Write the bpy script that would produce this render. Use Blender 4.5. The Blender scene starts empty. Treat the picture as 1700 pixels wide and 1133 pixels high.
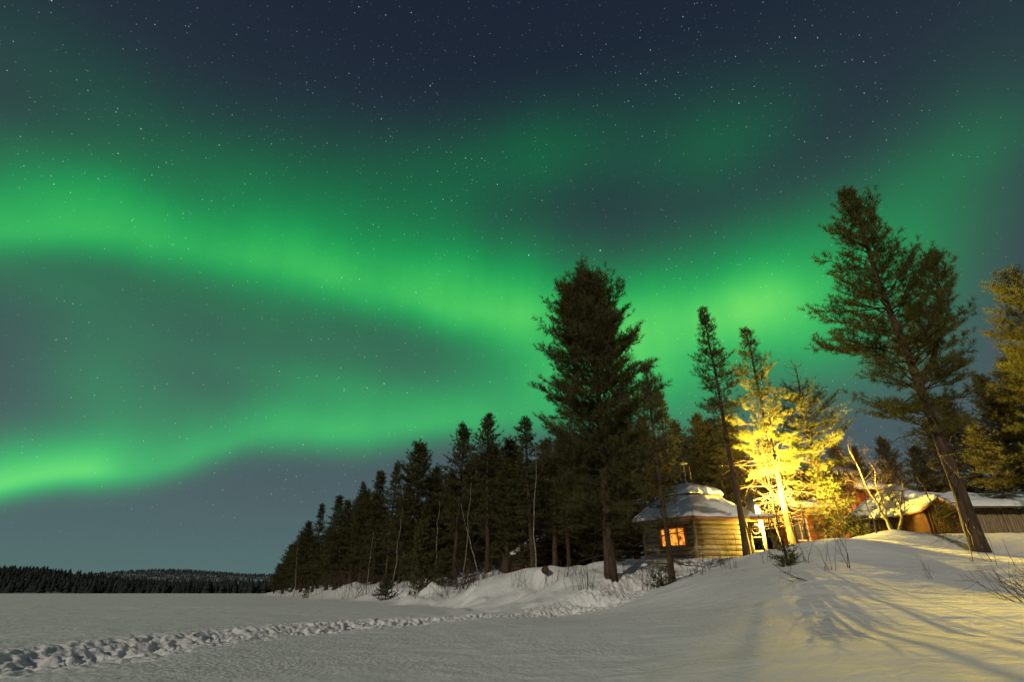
import bpy, math, random
import numpy as np
from mathutils import Vector, Matrix, Euler

S = bpy.context.scene
COL = S.collection
R = math.radians

# ------------------------------------------------------------------ camera
F_PX, PITCH, CAM_Z = 850.0, R(26.2), 0.5
cam_d = bpy.data.cameras.new("camera")
cam_d.sensor_width = 36.0
cam_d.lens = 36.0 * F_PX / 1700.0
cam_d.clip_start = 0.05
cam_d.clip_end = 20000
cam = bpy.data.objects.new("camera", cam_d)
COL.objects.link(cam)
cam.location = (0, 0, CAM_Z)
cam.rotation_euler = (math.pi / 2 + PITCH, 0, 0)
S.camera = cam

def bearing(px, py):
    """photo pixel -> world direction (x, y, z)"""
    v = 566.5 - py
    return (px - 850.0, F_PX * math.cos(PITCH) - v * math.sin(PITCH),
            F_PX * math.sin(PITCH) + v * math.cos(PITCH))

def spot(px, py, d):
    x, y, z = bearing(px, py)
    return Vector((x / y * d, d, CAM_Z + z / y * d))

# ------------------------------------------------------------------ render settings
S.view_settings.view_transform = 'Standard'
S.view_settings.look = 'None'
S.view_settings.exposure = 0.0
S.view_settings.gamma = 1.0
S.render.engine = 'CYCLES'
S.cycles.use_denoising = True
S.cycles.max_bounces = 5
S.cycles.diffuse_bounces = 3
S.cycles.glossy_bounces = 2
S.cycles.transmission_bounces = 3
S.cycles.sample_clamp_indirect = 4.0

# ------------------------------------------------------------------ world: night sky, aurora, stars
W = bpy.data.worlds.new("World")
S.world = W
W.use_nodes = True
nt = W.node_tree
nt.nodes.clear()
L = nt.links.new

def N(t, **kw):
    n = nt.nodes.new(t)
    for k, v in kw.items():
        setattr(n, k, v)
    return n

def put(sock, val):
    if hasattr(val, 'is_output'):
        L(val, sock)
    else:
        sock.default_value = val

def M(op, a, b=None, c=None, clamp=False):
    n = N('ShaderNodeMath', operation=op)
    n.use_clamp = clamp
    put(n.inputs[0], a)
    if b is not None: put(n.inputs[1], b)
    if c is not None: put(n.inputs[2], c)
    return n.outputs[0]

def VM(op, a, b=None, s=None):
    n = N('ShaderNodeVectorMath', operation=op)
    put(n.inputs[0], a)
    if b is not None: put(n.inputs[1], b)
    if s is not None: put(n.inputs['Scale'], s)
    return n.outputs['Value'] if op in ('DOT_PRODUCT', 'LENGTH', 'DISTANCE') else n.outputs[0]

def azel(px, py):
    x, y, z = bearing(px, py)
    return math.atan2(x, y), math.atan2(z, math.hypot(x, y))

tc = N('ShaderNodeTexCoord')
DIR = VM('NORMALIZE', tc.outputs['Generated'])
sx = N('ShaderNodeSeparateXYZ'); L(DIR, sx.inputs[0])
AZ = M('ARCTAN2', sx.outputs[0], sx.outputs[1])
EL = M('ARCSINE', sx.outputs[2])
# slow wobble of the curtains
nz = N('ShaderNodeTexNoise'); nz.inputs['Scale'].default_value = 3.2; nz.inputs['Detail'].default_value = 2.0
L(DIR, nz.inputs['Vector'])
wob = M('MULTIPLY_ADD', nz.outputs[0], 0.05, -0.025)
ELW = M('ADD', EL, wob)
cmb = N('ShaderNodeCombineXYZ'); L(AZ, cmb.inputs[0]); L(ELW, cmb.inputs[1])
SKYUV = cmb.outputs[0]

A0, A1 = -math.pi, math.pi
def curve(pts, lo, hi):
    """float curve over azimuth; pts = [(az, value)]"""
    n = N('ShaderNodeFloatCurve')
    c = n.mapping.curves[0]
    pts = sorted(pts)
    full = [(A0, pts[0][1])] + pts + [(A1, pts[-1][1])]
    P = [((a - A0) / (A1 - A0), (v - lo) / (hi - lo)) for a, v in full]
    c.points[0].location = P[0]; c.points[1].location = P[-1]
    for p in P[1:-1]:
        c.points.new(*p)
    n.mapping.update()
    L(AZN, n.inputs['Value'])
    return M('MULTIPLY_ADD', n.outputs[0], hi - lo, lo)

AZN = M('MULTIPLY_ADD', AZ, 1 / (A1 - A0), 0.5)

def band(ridge, amps, ups, downs):
    """a curtain: ridge pixels -> elevation curve, brightness, soft top, firmer lower edge"""
    e0 = curve([azel(x, y) for x, y in ridge], -1.6, 1.6)
    am = curve([(azel(x, 600)[0], a) for x, a in amps], 0.0, 1.5)
    wu = curve([(azel(x, 600)[0], w / 1000.0) for x, w in ups], 0.0, 0.5)
    wd = curve([(azel(x, 600)[0], w / 1000.0) for x, w in downs], 0.0, 0.5)
    d = M('SUBTRACT', ELW, e0)
    up = M('DIVIDE', M('MAXIMUM', d, 0.0), wu)
    dn = M('DIVIDE', M('MINIMUM', d, 0.0), wd)
    s = M('ADD', M('POWER', M('ABSOLUTE', up), 1.7), M('MULTIPLY', dn, dn))
    return M('MULTIPLY', am, M('EXPONENT', M('MULTIPLY', s, -1.0)))

def blob(px, py, wx, wy, amp, rot=0.0):
    a, e = azel(px, py)
    k = 1.0 / 900.0
    m = N('ShaderNodeMapping', vector_type='TEXTURE')
    m.inputs['Location'].default_value = (a, e, 0)
    m.inputs['Rotation'].default_value = (0, 0, R(rot))
    m.inputs['Scale'].default_value = (wx * k, wy * k, 1)
    L(SKYUV, m.inputs['Vector'])
    q = VM('DOT_PRODUCT', m.outputs[0], m.outputs[0])
    return M('MULTIPLY', M('EXPONENT', M('MULTIPLY', q, -1.0)), amp)

parts = [
    # upper curtain
    band([(-250, 388), (0, 380), (150, 381), (300, 402), (430, 428), (560, 458), (700, 492), (830, 515), (930, 505), (1050, 490)],
         [(-600, 0), (-200, .55), (0, .52), (150, .50), (300, .54), (450, .60), (600, .62), (740, .74), (830, .70), (910, .42), (1000, .12), (1100, 0)],
         [(0, 88), (300, 92), (500, 95), (700, 110), (900, 110)],
         [(0, 38), (300, 48), (500, 60), (700, 58), (850, 62), (950, 55)]),
    # lower curtain
    band([(-250, 850), (0, 806), (90, 790), (180, 780), (270, 770), (350, 742), (440, 712), (550, 712), (700, 708), (850, 692), (1000, 655), (1150, 640)],
         [(-600, 0), (-200, .4), (0, .62), (90, .86), (180, .88), (250, .68), (340, .48), (430, .46), (520, .58), (700, .50), (850, .46), (1000, .36), (1150, .2), (1300, 0)],
         [(0, 55), (150, 52), (300, 62), (520, 66), (800, 85), (1000, 130)],
         [(0, 22), (150, 24), (300, 28), (450, 33), (700, 38), (900, 50), (1100, 80)]),
    # bright patch on the right
    blob(1235, 515, 150, 60, .36, 8), blob(1190, 560, 260, 110, .36, 0), blob(1340, 560, 90, 60, .22, -30),
    blob(1030, 560, 150, 90, .26), blob(1150, 470, 240, 90, .14),
    blob(1330, 440, 150, 90, .16),
    # faint veils
    blob(880, 265, 250, 70, .12, 5), blob(1180, 250, 170, 70, .10), blob(1640, 280, 130, 60, .13, 10), blob(1500, 340, 220, 85, .09, 25),
    blob(380, 300, 330, 70, .09, -3), blob(120, 300, 160, 42, .08), blob(620, 310, 250, 75, .09),
    blob(260, 545, 360, 95, .075), blob(640, 590, 260, 70, .08), blob(170, 640, 60, 80, .10, 35), blob(60, 455, 110, 40, .09), blob(330, 480, 200, 40, .07, -8),
    blob(280, 680, 150, 60, .10), blob(870, 590, 170, 60, .10), blob(560, 640, 220, 30, .10, -4), blob(1500, 480, 110, 140, .08),
]
aur = parts[0]
for p in parts[1:]:
    aur = M('ADD', aur, p)
# mottling and faint rays
nz2 = N('ShaderNodeTexNoise'); nz2.inputs['Scale'].default_value = 5.0; nz2.inputs['Detail'].default_value = 3.0; nz2.inputs['Roughness'].default_value = .45
L(DIR, nz2.inputs['Vector'])
aur = M('MULTIPLY', aur, M('MULTIPLY_ADD', nz2.outputs[0], 0.7, 0.65))
rv = N('ShaderNodeCombineXYZ'); L(M('MULTIPLY', AZ, 26.0), rv.inputs[0]); L(M('MULTIPLY', EL, 2.0), rv.inputs[1])
nz3 = N('ShaderNodeTexNoise'); nz3.inputs['Scale'].default_value = 1.0; nz3.inputs['Detail'].default_value = 2.0
L(rv.outputs[0], nz3.inputs['Vector'])
aur = M('MULTIPLY', aur, M('MULTIPLY_ADD', nz3.outputs[0], 0.12, 0.94))

def rgb_scale(col, fac):
    return VM('SCALE', col, s=fac)

# night base: deep blue overhead, paler teal at the horizon
ramp = N('ShaderNodeValToRGB')
ramp.color_ramp.elements[0].position = 0.0; ramp.color_ramp.elements[0].color = (.095, .170, .160, 1)
ramp.color_ramp.elements[1].position = 1.0; ramp.color_ramp.elements[1].color = (.010, .017, .034, 1)
for p, c in [(.06, (.085, .145, .148, 1)), (.2, (.068, .096, .118, 1)), (.38, (.044, .060, .080, 1)), (.6, (.022, .034, .052, 1)), (.8, (.013, .021, .038, 1))]:
    e = ramp.color_ramp.elements.new(p); e.color = c
L(M('MULTIPLY', M('MAXIMUM', EL, 0.0), 1 / 1.2, clamp=True), ramp.inputs[0])
# the sky behind the camera stays plain
skycol = VM('ADD', ramp.outputs[0], rgb_scale((-.062, .64, .058), aur))
skycol = VM('ADD', skycol, rgb_scale((.155, .0, .0), M('POWER', aur, 3.0)))
skycol = VM('MAXIMUM', skycol, (.008, .0, .0))

# stars: points of a 3-D cell pattern that happen to lie on the sky sphere
def stars(scale, rad, bright, seed):
    off = VM('ADD', DIR, (seed * 1.37, seed * .71, seed * 2.11))
    v = N('ShaderNodeTexVoronoi'); v.inputs['Scale'].default_value = scale
    L(off, v.inputs['Vector'])
    core = M('SUBTRACT', 1.0, M('DIVIDE', v.outputs['Distance'], rad * scale), clamp=True)
    sc = N('ShaderNodeSeparateColor'); L(v.outputs['Color'], sc.inputs[0])
    mag = M('MULTIPLY_ADD', M('POWER', sc.outputs[0], 6.0), 1.1, 0.10)
    tint = N('ShaderNodeMix', data_type='RGBA'); L(sc.outputs[1], tint.inputs['Factor'])
    tint.inputs['A'].default_value = (.50, .68, 1.0, 1); tint.inputs['B'].default_value = (1.0, .86, .66, 1)
    return rgb_scale(tint.outputs['Result'], M('MULTIPLY', M('MULTIPLY', core, mag), bright))

nz4 = N('ShaderNodeTexNoise'); nz4.inputs['Scale'].default_value = 2.2; nz4.inputs['Detail'].default_value = 2.0
L(DIR, nz4.inputs['Vector'])
st = VM('ADD', VM('ADD', stars(70, .00100, 1.0, 1), stars(150, .0009, .6, 5)), VM('ADD', stars(22, .0014, 1.7, 2), stars(110, .0009, .7, 3)))
st = rgb_scale(st, M('MULTIPLY_ADD', M('POWER', nz4.outputs[0], 2.0), 3.6, .05))
hz = M('MULTIPLY', M('SUBTRACT', EL, 0.02), 6.0, clamp=True)
skycol = VM('ADD', skycol, rgb_scale(st, hz))
bg = N('ShaderNodeBackground'); bg.inputs['Strength'].default_value = 1.0
L(skycol, bg.inputs['Color'])
wo = N('ShaderNodeOutputWorld'); L(bg.outputs[0], wo.inputs['Surface'])

# ------------------------------------------------------------------ the moon, low behind the camera's left shoulder
moon_d = bpy.data.lights.new("moon", 'SUN')
moon_d.energy = 1.55
moon_d.angle = R(0.5)
moon_d.color = (1.0, .89, .70)
moon = bpy.data.objects.new("moon", moon_d)
COL.objects.link(moon)
MOON = Vector((.50, .866, -math.tan(R(21)))).normalized()
moon.rotation_euler = MOON.to_track_quat('-Z', 'Y').to_euler()

# ------------------------------------------------------------------ helpers
def tag(o, label=None, cat=None, group=None, kind=None):
    if label: o['label'] = label
    if cat: o['category'] = cat
    if group: o['group'] = group
    if kind: o['kind'] = kind
    return o

def empty(name, loc, rz=0.0):
    o = bpy.data.objects.new(name, None)
    o.empty_display_size = .3
    COL.objects.link(o)
    o.location = loc
    o.rotation_euler = (0, 0, rz)
    return o

def mesh_np(name, verts, faces, smooth=False):
    """verts (n,3), faces list of int arrays each (m,k)"""
    me = bpy.data.meshes.new(name)
    verts = np.ascontiguousarray(verts, dtype=np.float32)
    me.vertices.add(len(verts))
    me.vertices.foreach_set('co', verts.ravel())
    li, ls, lt = [], [], []
    off = 0
    for f in faces:
        f = np.asarray(f, dtype=np.int32)
        if f.size == 0: continue
        m, k = f.shape
        li.append(f.ravel())
        ls.append(off + np.arange(m, dtype=np.int32) * k)
        off += m * k
    li = np.concatenate(li); ls = np.concatenate(ls)
    me.loops.add(len(li)); me.loops.foreach_set('vertex_index', li)
    me.polygons.add(len(ls)); me.polygons.foreach_set('loop_start', ls)
    me.update(calc_edges=True)
    me.validate()
    if smooth:
        me.polygons.foreach_set('use_smooth', np.ones(len(ls), dtype=bool))
    return me

class MB:
    """collects pieces and links them as ONE mesh object"""
    def __init__(self):
        self.v, self.q, self.t, self.n = [], [], [], 0
    def add(self, v, quads=None, tris=None):
        v = np.asarray(v, dtype=float).reshape(-1, 3)
        if quads is not None and len(quads): self.q.append(np.asarray(quads, dtype=np.int64) + self.n)
        if tris is not None and len(tris): self.t.append(np.asarray(tris, dtype=np.int64) + self.n)
        self.v.append(v); self.n += len(v)
    def tube(self, pts, rad, sides=6, cap=True):
        pts = np.asarray(pts, dtype=float); rad = np.broadcast_to(np.asarray(rad, dtype=float), (len(pts),))
        d = np.gradient(pts, axis=0)
        d /= np.linalg.norm(d, axis=1)[:, None] + 1e-9
        m = d.mean(0)
        ref = np.array([0, 0, 1.]) if abs(m[2]) < .75 * np.linalg.norm(m) + 1e-9 else np.array([1., 0, 0])
        u = np.cross(d, ref); u /= np.linalg.norm(u, axis=1)[:, None] + 1e-9
        w = np.cross(d, u)
        a = np.arange(sides) / sides * 2 * np.pi
        ring = (u[:, None, :] * np.cos(a)[None, :, None] + w[:, None, :] * np.sin(a)[None, :, None]) * rad[:, None, None] + pts[:, None, :]
        k = len(pts)
        i = np.arange(k - 1)[:, None] * sides; j = np.arange(sides)[None, :]; j2 = (j + 1) % sides
        q = np.stack([i + j, i + j2, i + sides + j2, i + sides + j], -1).reshape(-1, 4)
        v = ring.reshape(-1, 3); t = None
        if cap:
            v = np.vstack([v, pts[0], pts[-1]])
            jj = np.arange(sides); jn = (jj + 1) % sides; b = (k - 1) * sides
            t = np.vstack([np.stack([jn, jj, np.full(sides, k * sides)], -1),
                           np.stack([b + jj, b + jn, np.full(sides, k * sides + 1)], -1)])
        self.add(v, q, t)
    def box(self, c, size, rz=0.0, m=None):
        h = np.asarray(size, dtype=float) / 2
        v = np.array([[a, b, e] for a in (-1, 1) for b in (-1, 1) for e in (-1, 1)], dtype=float) * h
        if m is not None:
            v = v @ np.asarray(m, dtype=float).T
        elif rz:
            co, si = math.cos(rz), math.sin(rz)
            v = v @ np.array([[co, si, 0], [-si, co, 0], [0, 0, 1]])
        v = v + np.asarray(c, dtype=float)
        self.add(v, [[0, 1, 3, 2], [4, 6, 7, 5], [0, 4, 5, 1], [2, 3, 7, 6], [0, 2, 6, 4], [1, 5, 7, 3]])
    def beam(self, a, b, w, h):
        """box from a to b, w wide sideways, h high"""
        a, b = Vector(a), Vector(b)
        d = (b - a); ln = d.length; d.normalize()
        up = Vector((0, 0, 1)) if abs(d.z) < .9 else Vector((0, 1, 0))
        s = d.cross(up).normalized(); up = s.cross(d)
        m = np.array([[d.x, s.x, up.x], [d.y, s.y, up.y], [d.z, s.z, up.z]])
        self.box((a + b) / 2, (ln, w, h), m=m)
    def prism(self, poly, off):
        """closed polygon (3-D points, ordered) pushed along off"""
        p = np.asarray(poly, dtype=float); n = len(p); o = np.asarray(off, dtype=float)
        v = np.vstack([p, p + o, p.mean(0), p.mean(0) + o])
        i = np.arange(n); j = (i + 1) % n
        self.add(v, np.stack([i, j, j + n, i + n], -1),
                 np.vstack([np.stack([j, i, np.full(n, 2 * n)], -1), np.stack([i + n, j + n, np.full(n, 2 * n + 1)], -1)]))
    def mesh(self, name, smooth=False):
        f = []
        if self.q: f.append(np.vstack(self.q))
        if self.t: f.append(np.vstack(self.t))
        return mesh_np(name, np.vstack(self.v), f, smooth)
    def build(self, name, mat, parent=None, smooth=False):
        return link(name, self.mesh(name, smooth), mat, parent)

def link(name, me, mat, parent=None):
    if mat and not me.materials: me.materials.append(mat)
    o = bpy.data.objects.new(name, me)
    COL.objects.link(o)
    if parent: o.parent = parent
    return o

def hsh(ix, iy, seed):
    n = (ix.astype(np.int64) * 374761393 + iy.astype(np.int64) * 668265263 + seed * 1442695041) & 0xffffffff
    n = ((n ^ (n >> 13)) * 1274126177) & 0xffffffff
    return ((n ^ (n >> 16)) & 0xffff) / 65535.0

def vnoise(x, y, seed=0):
    ix, iy = np.floor(x), np.floor(y)
    fx, fy = x - ix, y - iy
    fx = fx * fx * fx * (fx * (fx * 6 - 15) + 10); fy = fy * fy * fy * (fy * (fy * 6 - 15) + 10)
    a = hsh(ix, iy, seed); b = hsh(ix + 1, iy, seed); c = hsh(ix, iy + 1, seed); d = hsh(ix + 1, iy + 1, seed)
    return (a + (b - a) * fx) * (1 - fy) + (c + (d - c) * fx) * fy - .5

def sstep(a, b, x):
    t = np.clip((x - a) / (b - a), 0, 1)
    return t * t * (3 - 2 * t)

# ------------------------------------------------------------------ materials
def mat_new(name):
    m = bpy.data.materials.new(name); m.use_nodes = True
    n = m.node_tree; n.nodes.clear()
    out = n.nodes.new('ShaderNodeOutputMaterial')
    return m, n, out

def mat(name, c1, c2=None, scale=6.0, rough=.8, bump=0.0, stretch=(1, 1, 1), spec=.3, detail=4.0, contrast=(.35, .65), bscale=None):
    m, n, out = mat_new(name)
    p = n.nodes.new('ShaderNodeBsdfPrincipled')
    p.inputs['Roughness'].default_value = rough
    p.inputs['Specular IOR Level'].default_value = spec
    n.links.new(p.outputs[0], out.inputs[0])
    t = n.nodes.new('ShaderNodeTexCoord')
    mp = n.nodes.new('ShaderNodeMapping'); mp.inputs['Scale'].default_value = stretch
    n.links.new(t.outputs['Object'], mp.inputs[0])
    nz = n.nodes.new('ShaderNodeTexNoise'); nz.inputs['Scale'].default_value = scale; nz.inputs['Detail'].default_value = detail
    n.links.new(mp.outputs[0], nz.inputs['Vector'])
    if c2:
        r = n.nodes.new('ShaderNodeValToRGB')
        r.color_ramp.elements[0].position, r.color_ramp.elements[1].position = contrast
        r.color_ramp.elements[0].color = (*c1, 1); r.color_ramp.elements[1].color = (*c2, 1)
        n.links.new(nz.outputs[0], r.inputs[0]); n.links.new(r.outputs[0], p.inputs['Base Color'])
    else:
        p.inputs['Base Color'].default_value = (*c1, 1)
    if bump:
        b = n.nodes.new('ShaderNodeBump'); b.inputs['Distance'].default_value = bump
        nb = nz
        if bscale:
            nb = n.nodes.new('ShaderNodeTexNoise'); nb.inputs['Scale'].default_value = bscale; nb.inputs['Detail'].default_value = 5
            n.links.new(mp.outputs[0], nb.inputs['Vector'])
        n.links.new(nb.outputs[0], b.inputs['Height']); n.links.new(b.outputs[0], p.inputs['Normal'])
    return m

def mat_needles(name, c1, c2):
    m, n, out = mat_new(name)
    t = n.nodes.new('ShaderNodeTexCoord')
    nz = n.nodes.new('ShaderNodeTexNoise'); nz.inputs['Scale'].default_value = 1.7; nz.inputs['Detail'].default_value = 3
    n.links.new(t.outputs['Object'], nz.inputs['Vector'])
    r = n.nodes.new('ShaderNodeValToRGB')
    r.color_ramp.elements[0].position, r.color_ramp.elements[1].position = .35, .68
    r.color_ramp.elements[0].color = (*c1, 1); r.color_ramp.elements[1].color = (*c2, 1)
    n.links.new(nz.outputs[0], r.inputs[0])
    d = n.nodes.new('ShaderNodeBsdfDiffuse'); tr = n.nodes.new('ShaderNodeBsdfTranslucent')
    n.links.new(r.outputs[0], d.inputs[0]); n.links.new(r.outputs[0], tr.inputs[0])
    mx = n.nodes.new('ShaderNodeMixShader'); mx.inputs[0].default_value = .28
    n.links.new(d.outputs[0], mx.inputs[1]); n.links.new(tr.outputs[0], mx.inputs[2])
    n.links.new(mx.outputs[0], out.inputs[0])
    return m

def mat_emit(name, c, s):
    m, n, out = mat_new(name)
    e = n.nodes.new('ShaderNodeEmission'); e.inputs[0].default_value = (*c, 1); e.inputs[1].default_value = s
    n.links.new(e.outputs[0], out.inputs[0])
    return m

def mat_snow(name, c=(.80, .81, .82), fine=22.0, dist=.03, coarse=3.0):
    m, n, out = mat_new(name)
    p = n.nodes.new('ShaderNodeBsdfPrincipled'); p.inputs['Roughness'].default_value = 1.0
    p.inputs['Specular IOR Level'].default_value = 0.0
    n.links.new(p.outputs[0], out.inputs[0])
    t = n.nodes.new('ShaderNodeTexCoord')
    a = n.nodes.new('ShaderNodeTexNoise'); a.inputs['Scale'].default_value = fine; a.inputs['Detail'].default_value = 4; a.inputs['Roughness'].default_value = .6
    b = n.nodes.new('ShaderNodeTexNoise'); b.inputs['Scale'].default_value = coarse; b.inputs['Detail'].default_value = 3
    for x in (a, b): n.links.new(t.outputs['Object'], x.inputs['Vector'])
    r = n.nodes.new('ShaderNodeValToRGB')
    r.color_ramp.elements[0].position, r.color_ramp.elements[1].position = .3, .7
    r.color_ramp.elements[0].color = (c[0] * .94, c[1] * .94, c[2] * .93, 1); r.color_ramp.elements[1].color = (*c, 1)
    n.links.new(b.outputs[0], r.inputs[0]); n.links.new(r.outputs[0], p.inputs['Base Color'])
    b1 = n.nodes.new('ShaderNodeBump'); b1.inputs['Distance'].default_value = dist; b1.inputs['Strength'].default_value = .8
    pv = n.nodes.new('ShaderNodeTexNoise'); pv.inputs['Scale'].default_value = .55; pv.inputs['Detail'].default_value = 2
    n.links.new(t.outputs['Object'], pv.inputs['Vector'])
    pr = n.nodes.new('ShaderNodeMapRange'); pr.inputs['From Min'].default_value = .35; pr.inputs['From Max'].default_value = .65; pr.inputs['To Min'].default_value = .2; pr.inputs['To Max'].default_value = 1.0
    n.links.new(pv.outputs[0], pr.inputs['Value']); n.links.new(pr.outputs[0], b1.inputs['Strength'])
    b2 = n.nodes.new('ShaderNodeBump'); b2.inputs['Distance'].default_value = dist * 1.4; b2.inputs['Strength'].default_value = .6
    n.links.new(b.outputs[0], b2.inputs['Height']); n.links.new(a.outputs[0], b1.inputs['Height'])
    n.links.new(b2.outputs[0], b1.inputs['Normal']); n.links.new(b1.outputs[0], p.inputs['Normal'])
    return m

SNOW = mat_snow('snow', fine=20.0, dist=.04)
ROOFSNOW = mat_snow('roof_snow', fine=14.0, dist=.02, coarse=2.5)
NEEDLE = mat_needles('pine_needles', (.078, .086, .026), (.135, .135, .042))
NEEDLE_D = mat_needles('dark_needles', (.072, .070, .030), (.12, .115, .046))
BARK = mat('pine_bark', (.030, .020, .014), (.085, .054, .034), 5.0, .9, .03, (2.5, 2.5, .7))
BIRCHBARK = mat('birch_bark', (.05, .04, .035), (.24, .205, .165), 7.0, .8, .006, (1, 1, 2.2), contrast=(.36, .46))
TWIG = mat('twig_bark', (.05, .032, .028), (.10, .065, .05), 9.0, .9)
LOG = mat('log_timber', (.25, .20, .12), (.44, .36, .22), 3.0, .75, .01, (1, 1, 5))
LOGDARK = mat('dark_logs', (.05, .034, .02), (.10, .07, .042), 3.0, .8, .01, (1, 1, 5))  # darker brown than the hexagonal hut's timber
BOARD = mat('brown_boards', (.10, .045, .02), (.17, .078, .034), 4.0, .7, .006, (6, 6, .6))
FASCIA = mat('fascia_board', (.30, .13, .045), (.40, .19, .07), 4.0, .7, .004, (2, 2, 8))
DARKROOF = mat('roof_felt', (.02, .018, .016), (.035, .03, .028), 6.0, .9)
REDBOARD = mat('red_boards', (.22, .052, .018), (.33, .085, .03), 3.0, .75, .01, (9, 9, .4))
WHITE = mat('white_paint', (.74, .72, .68), (.82, .80, .76), 4.0, .5, .002)
METAL = mat('chimney_metal', (.07, .065, .06), (.13, .12, .11), 6.0, .5)
SLAB = mat('slab_wood', (.16, .11, .06), (.34, .25, .14), 5.0, .8, .01, (7, 7, .5))
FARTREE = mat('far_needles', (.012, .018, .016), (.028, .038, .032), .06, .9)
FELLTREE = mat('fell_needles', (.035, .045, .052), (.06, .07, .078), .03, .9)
HILLMAT = mat('hill_snow', (.12, .14, .155), (.46, .49, .52), .03, .9, contrast=(.48, .64))

# ------------------------------------------------------------------ ground: one sheet of snow, lake to the left, bank to the right
CP = [  # (px, py, depth): what the ground shows there
    (462, 984, 92), (530, 979, 62), (600, 976, 49), (690, 973, 38), (755, 966, 33), (808, 960, 30), (880, 949, 26), (940, 945, 22),
    (1010, 959, 17), (1060, 950, 19), (1112, 967, 14), (1020, 985, 15.5), (1060, 975, 16),
    (760, 1020, 12.3), (900, 1036, 9), (800, 1036, 9.5), (960, 1030, 9.8), (870, 1060, 6.5), (700, 1045, 8.5), (860, 1012, 13.2), (950, 1003, 14.2), (900, 990, 18), (820, 994, 21), (740, 998, 26), (660, 999, 31),
    (1080, 927, 24.5), (1160, 928, 22.3), (1240, 922, 23.5), (1270, 916, 24), (1150, 945, 18), (1200, 935, 18.5),
    (1262, 921, 16), (1300, 908, 15.5), (1345, 900, 14.6), (1405, 893, 13.8), (1458, 904, 13.5), (1490, 913, 13.3), (1530, 917, 13.2), (1582, 918, 13), (1632, 918, 13), (1700, 916, 13.5),
    (1440, 898, 17.5), (1486, 885, 18.5), (1535, 891, 18.5), (1600, 893, 18.5), (1680, 890, 19),
    (1280, 999, 7.0), (1400, 1008, 6.1), (1500, 1018, 5.6), (1600, 1018, 5.5), (1690, 1014, 5.6),
    (1100, 1004, 9.5), (1200, 960, 12), (1250, 943, 13), (1350, 945, 10.6), (1405, 927, 11.8), (1320, 970, 9.3), (1430, 960, 9.4), (1550, 950, 9.8), (1690, 950, 9.8), (1550, 985, 8), (1690, 985, 7.8),
    (1400, 1133, 2.35), (1690, 1133, 2.3), (1550, 1070, 3.5), (1690, 1060, 3.8), (1000, 1133, 3.3), (1200, 1070, 4.6), (1400, 1060, 4.0), (1000, 1050, 6.5), (1130, 1030, 7.0),
]
cps = [tuple(spot(*c)) for c in CP]
cps += [(10, 24.5, 1.9), (13.5, 24, 2.0), (16.5, 26, 2.5), (20, 28, 2.7), (24, 24, 2.7), (30, 30, 3.0), (15, 38, 2.9), (25, 42, 3.2), (40, 40, 3.2),
        (8, 34, 2.0), (2, 30, 1.5), (5, 26, 1.6), (0, 42, 1.8), (-6, 52, 1.7), (10, 60, 3), (-20, 85, 1.8), (40, 90, 3.5), (0, 100, 3), (-50, 130, 1.5),
        (20, 10, 1.6), (25, 0, 1.6), (14, 0, .7), (8, 0, .3), (10, -10, .4), (30, -20, 1.8), (60, 10, 3), (70, 60, 3.5), (3, 0, .02), (4, -15, 0)]
cps = np.array(cps)
def tps_k(d2):
    return .5 * d2 * np.log(d2 + 1e-9)
def _warp(x, y):
    """compress far distances so near detail is kept"""
    r = np.hypot(x, y) + 1e-6
    k = np.log1p(r / 6.0) / r * 6.0
    return x * k, y * k
_wx, _wy = _warp(cps[:, 0], cps[:, 1])
_d2 = (_wx[:, None] - _wx) ** 2 + (_wy[:, None] - _wy) ** 2
_n = len(cps)
_A = np.zeros((_n + 3, _n + 3)); _A[:_n, :_n] = tps_k(_d2) + np.eye(_n) * .02
_P = np.stack([np.ones(_n), _wx, _wy], 1); _A[:_n, _n:] = _P; _A[_n:, :_n] = _P.T
_w = np.linalg.solve(_A, np.concatenate([cps[:, 2], np.zeros(3)]))
SHORE = np.array([(-400, 900), (-120, 280), (-62, 150), (-42, 97), (-24, 66), (-14.5, 48), (-9, 37), (-6, 29), (-3.4, 21), (-2.6, 14), (-2.0, 10), (-.6, 6.5), (0.6, 4), (1.5, 0), (2.5, -8), (4, -30), (10, -300)], dtype=float)

def dist_poly(x, y, poly, signed=True):
    best = np.full(x.shape, 1e9); s = np.ones(x.shape); al = np.zeros(x.shape); acc = 0.0
    for (ax, ay), (bx, by) in zip(poly[:-1], poly[1:]):
        dx, dy = bx - ax, by - ay; l2 = dx * dx + dy * dy
        t = np.clip(((x - ax) * dx + (y - ay) * dy) / l2, 0, 1)
        d = np.hypot(x - ax - t * dx, y - ay - t * dy)
        c = dx * (y - ay) - dy * (x - ax)
        m = d < best
        best = np.where(m, d, best); s = np.where(m, np.sign(c), s); al = np.where(m, acc + t * math.sqrt(l2), al)
        acc += math.sqrt(l2)
    return best * s, al

TRAIL = np.array([(-5.4, 2.2), (-4.9, 3.4), (-4.25, 4.6), (-4.05, 6), (-3.75, 8), (-3.05, 10), (-2.2, 11.3), (-1.0, 12.4), (.2, 13.2), (1.5, 14.2), (3.3, 15.6), (4.7, 17.2), (6.5, 20)], dtype=float)
MOUNDS = [  # snow-covered stones and stumps along the bank: px, py, depth, radius, height
    (700, 996, 27, .95, .36), (900, 957, 21, .7, .42), (720, 963, 30, 1.3, .45), (830, 975, 23, 1.4, .35), (940, 972, 18.5, 1.0, .22),
    (770, 985, 24, .8, .18), (1385, 990, 8.2, .7, .05), (1060, 945, 19.5, 1.2, .2), (640, 978, 38, 1.8, .4), (560, 980, 50, 2.2, .5), (1345, 975, 9.2, .9, .07), (1000, 990, 15.5, .6, .12)]

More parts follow.
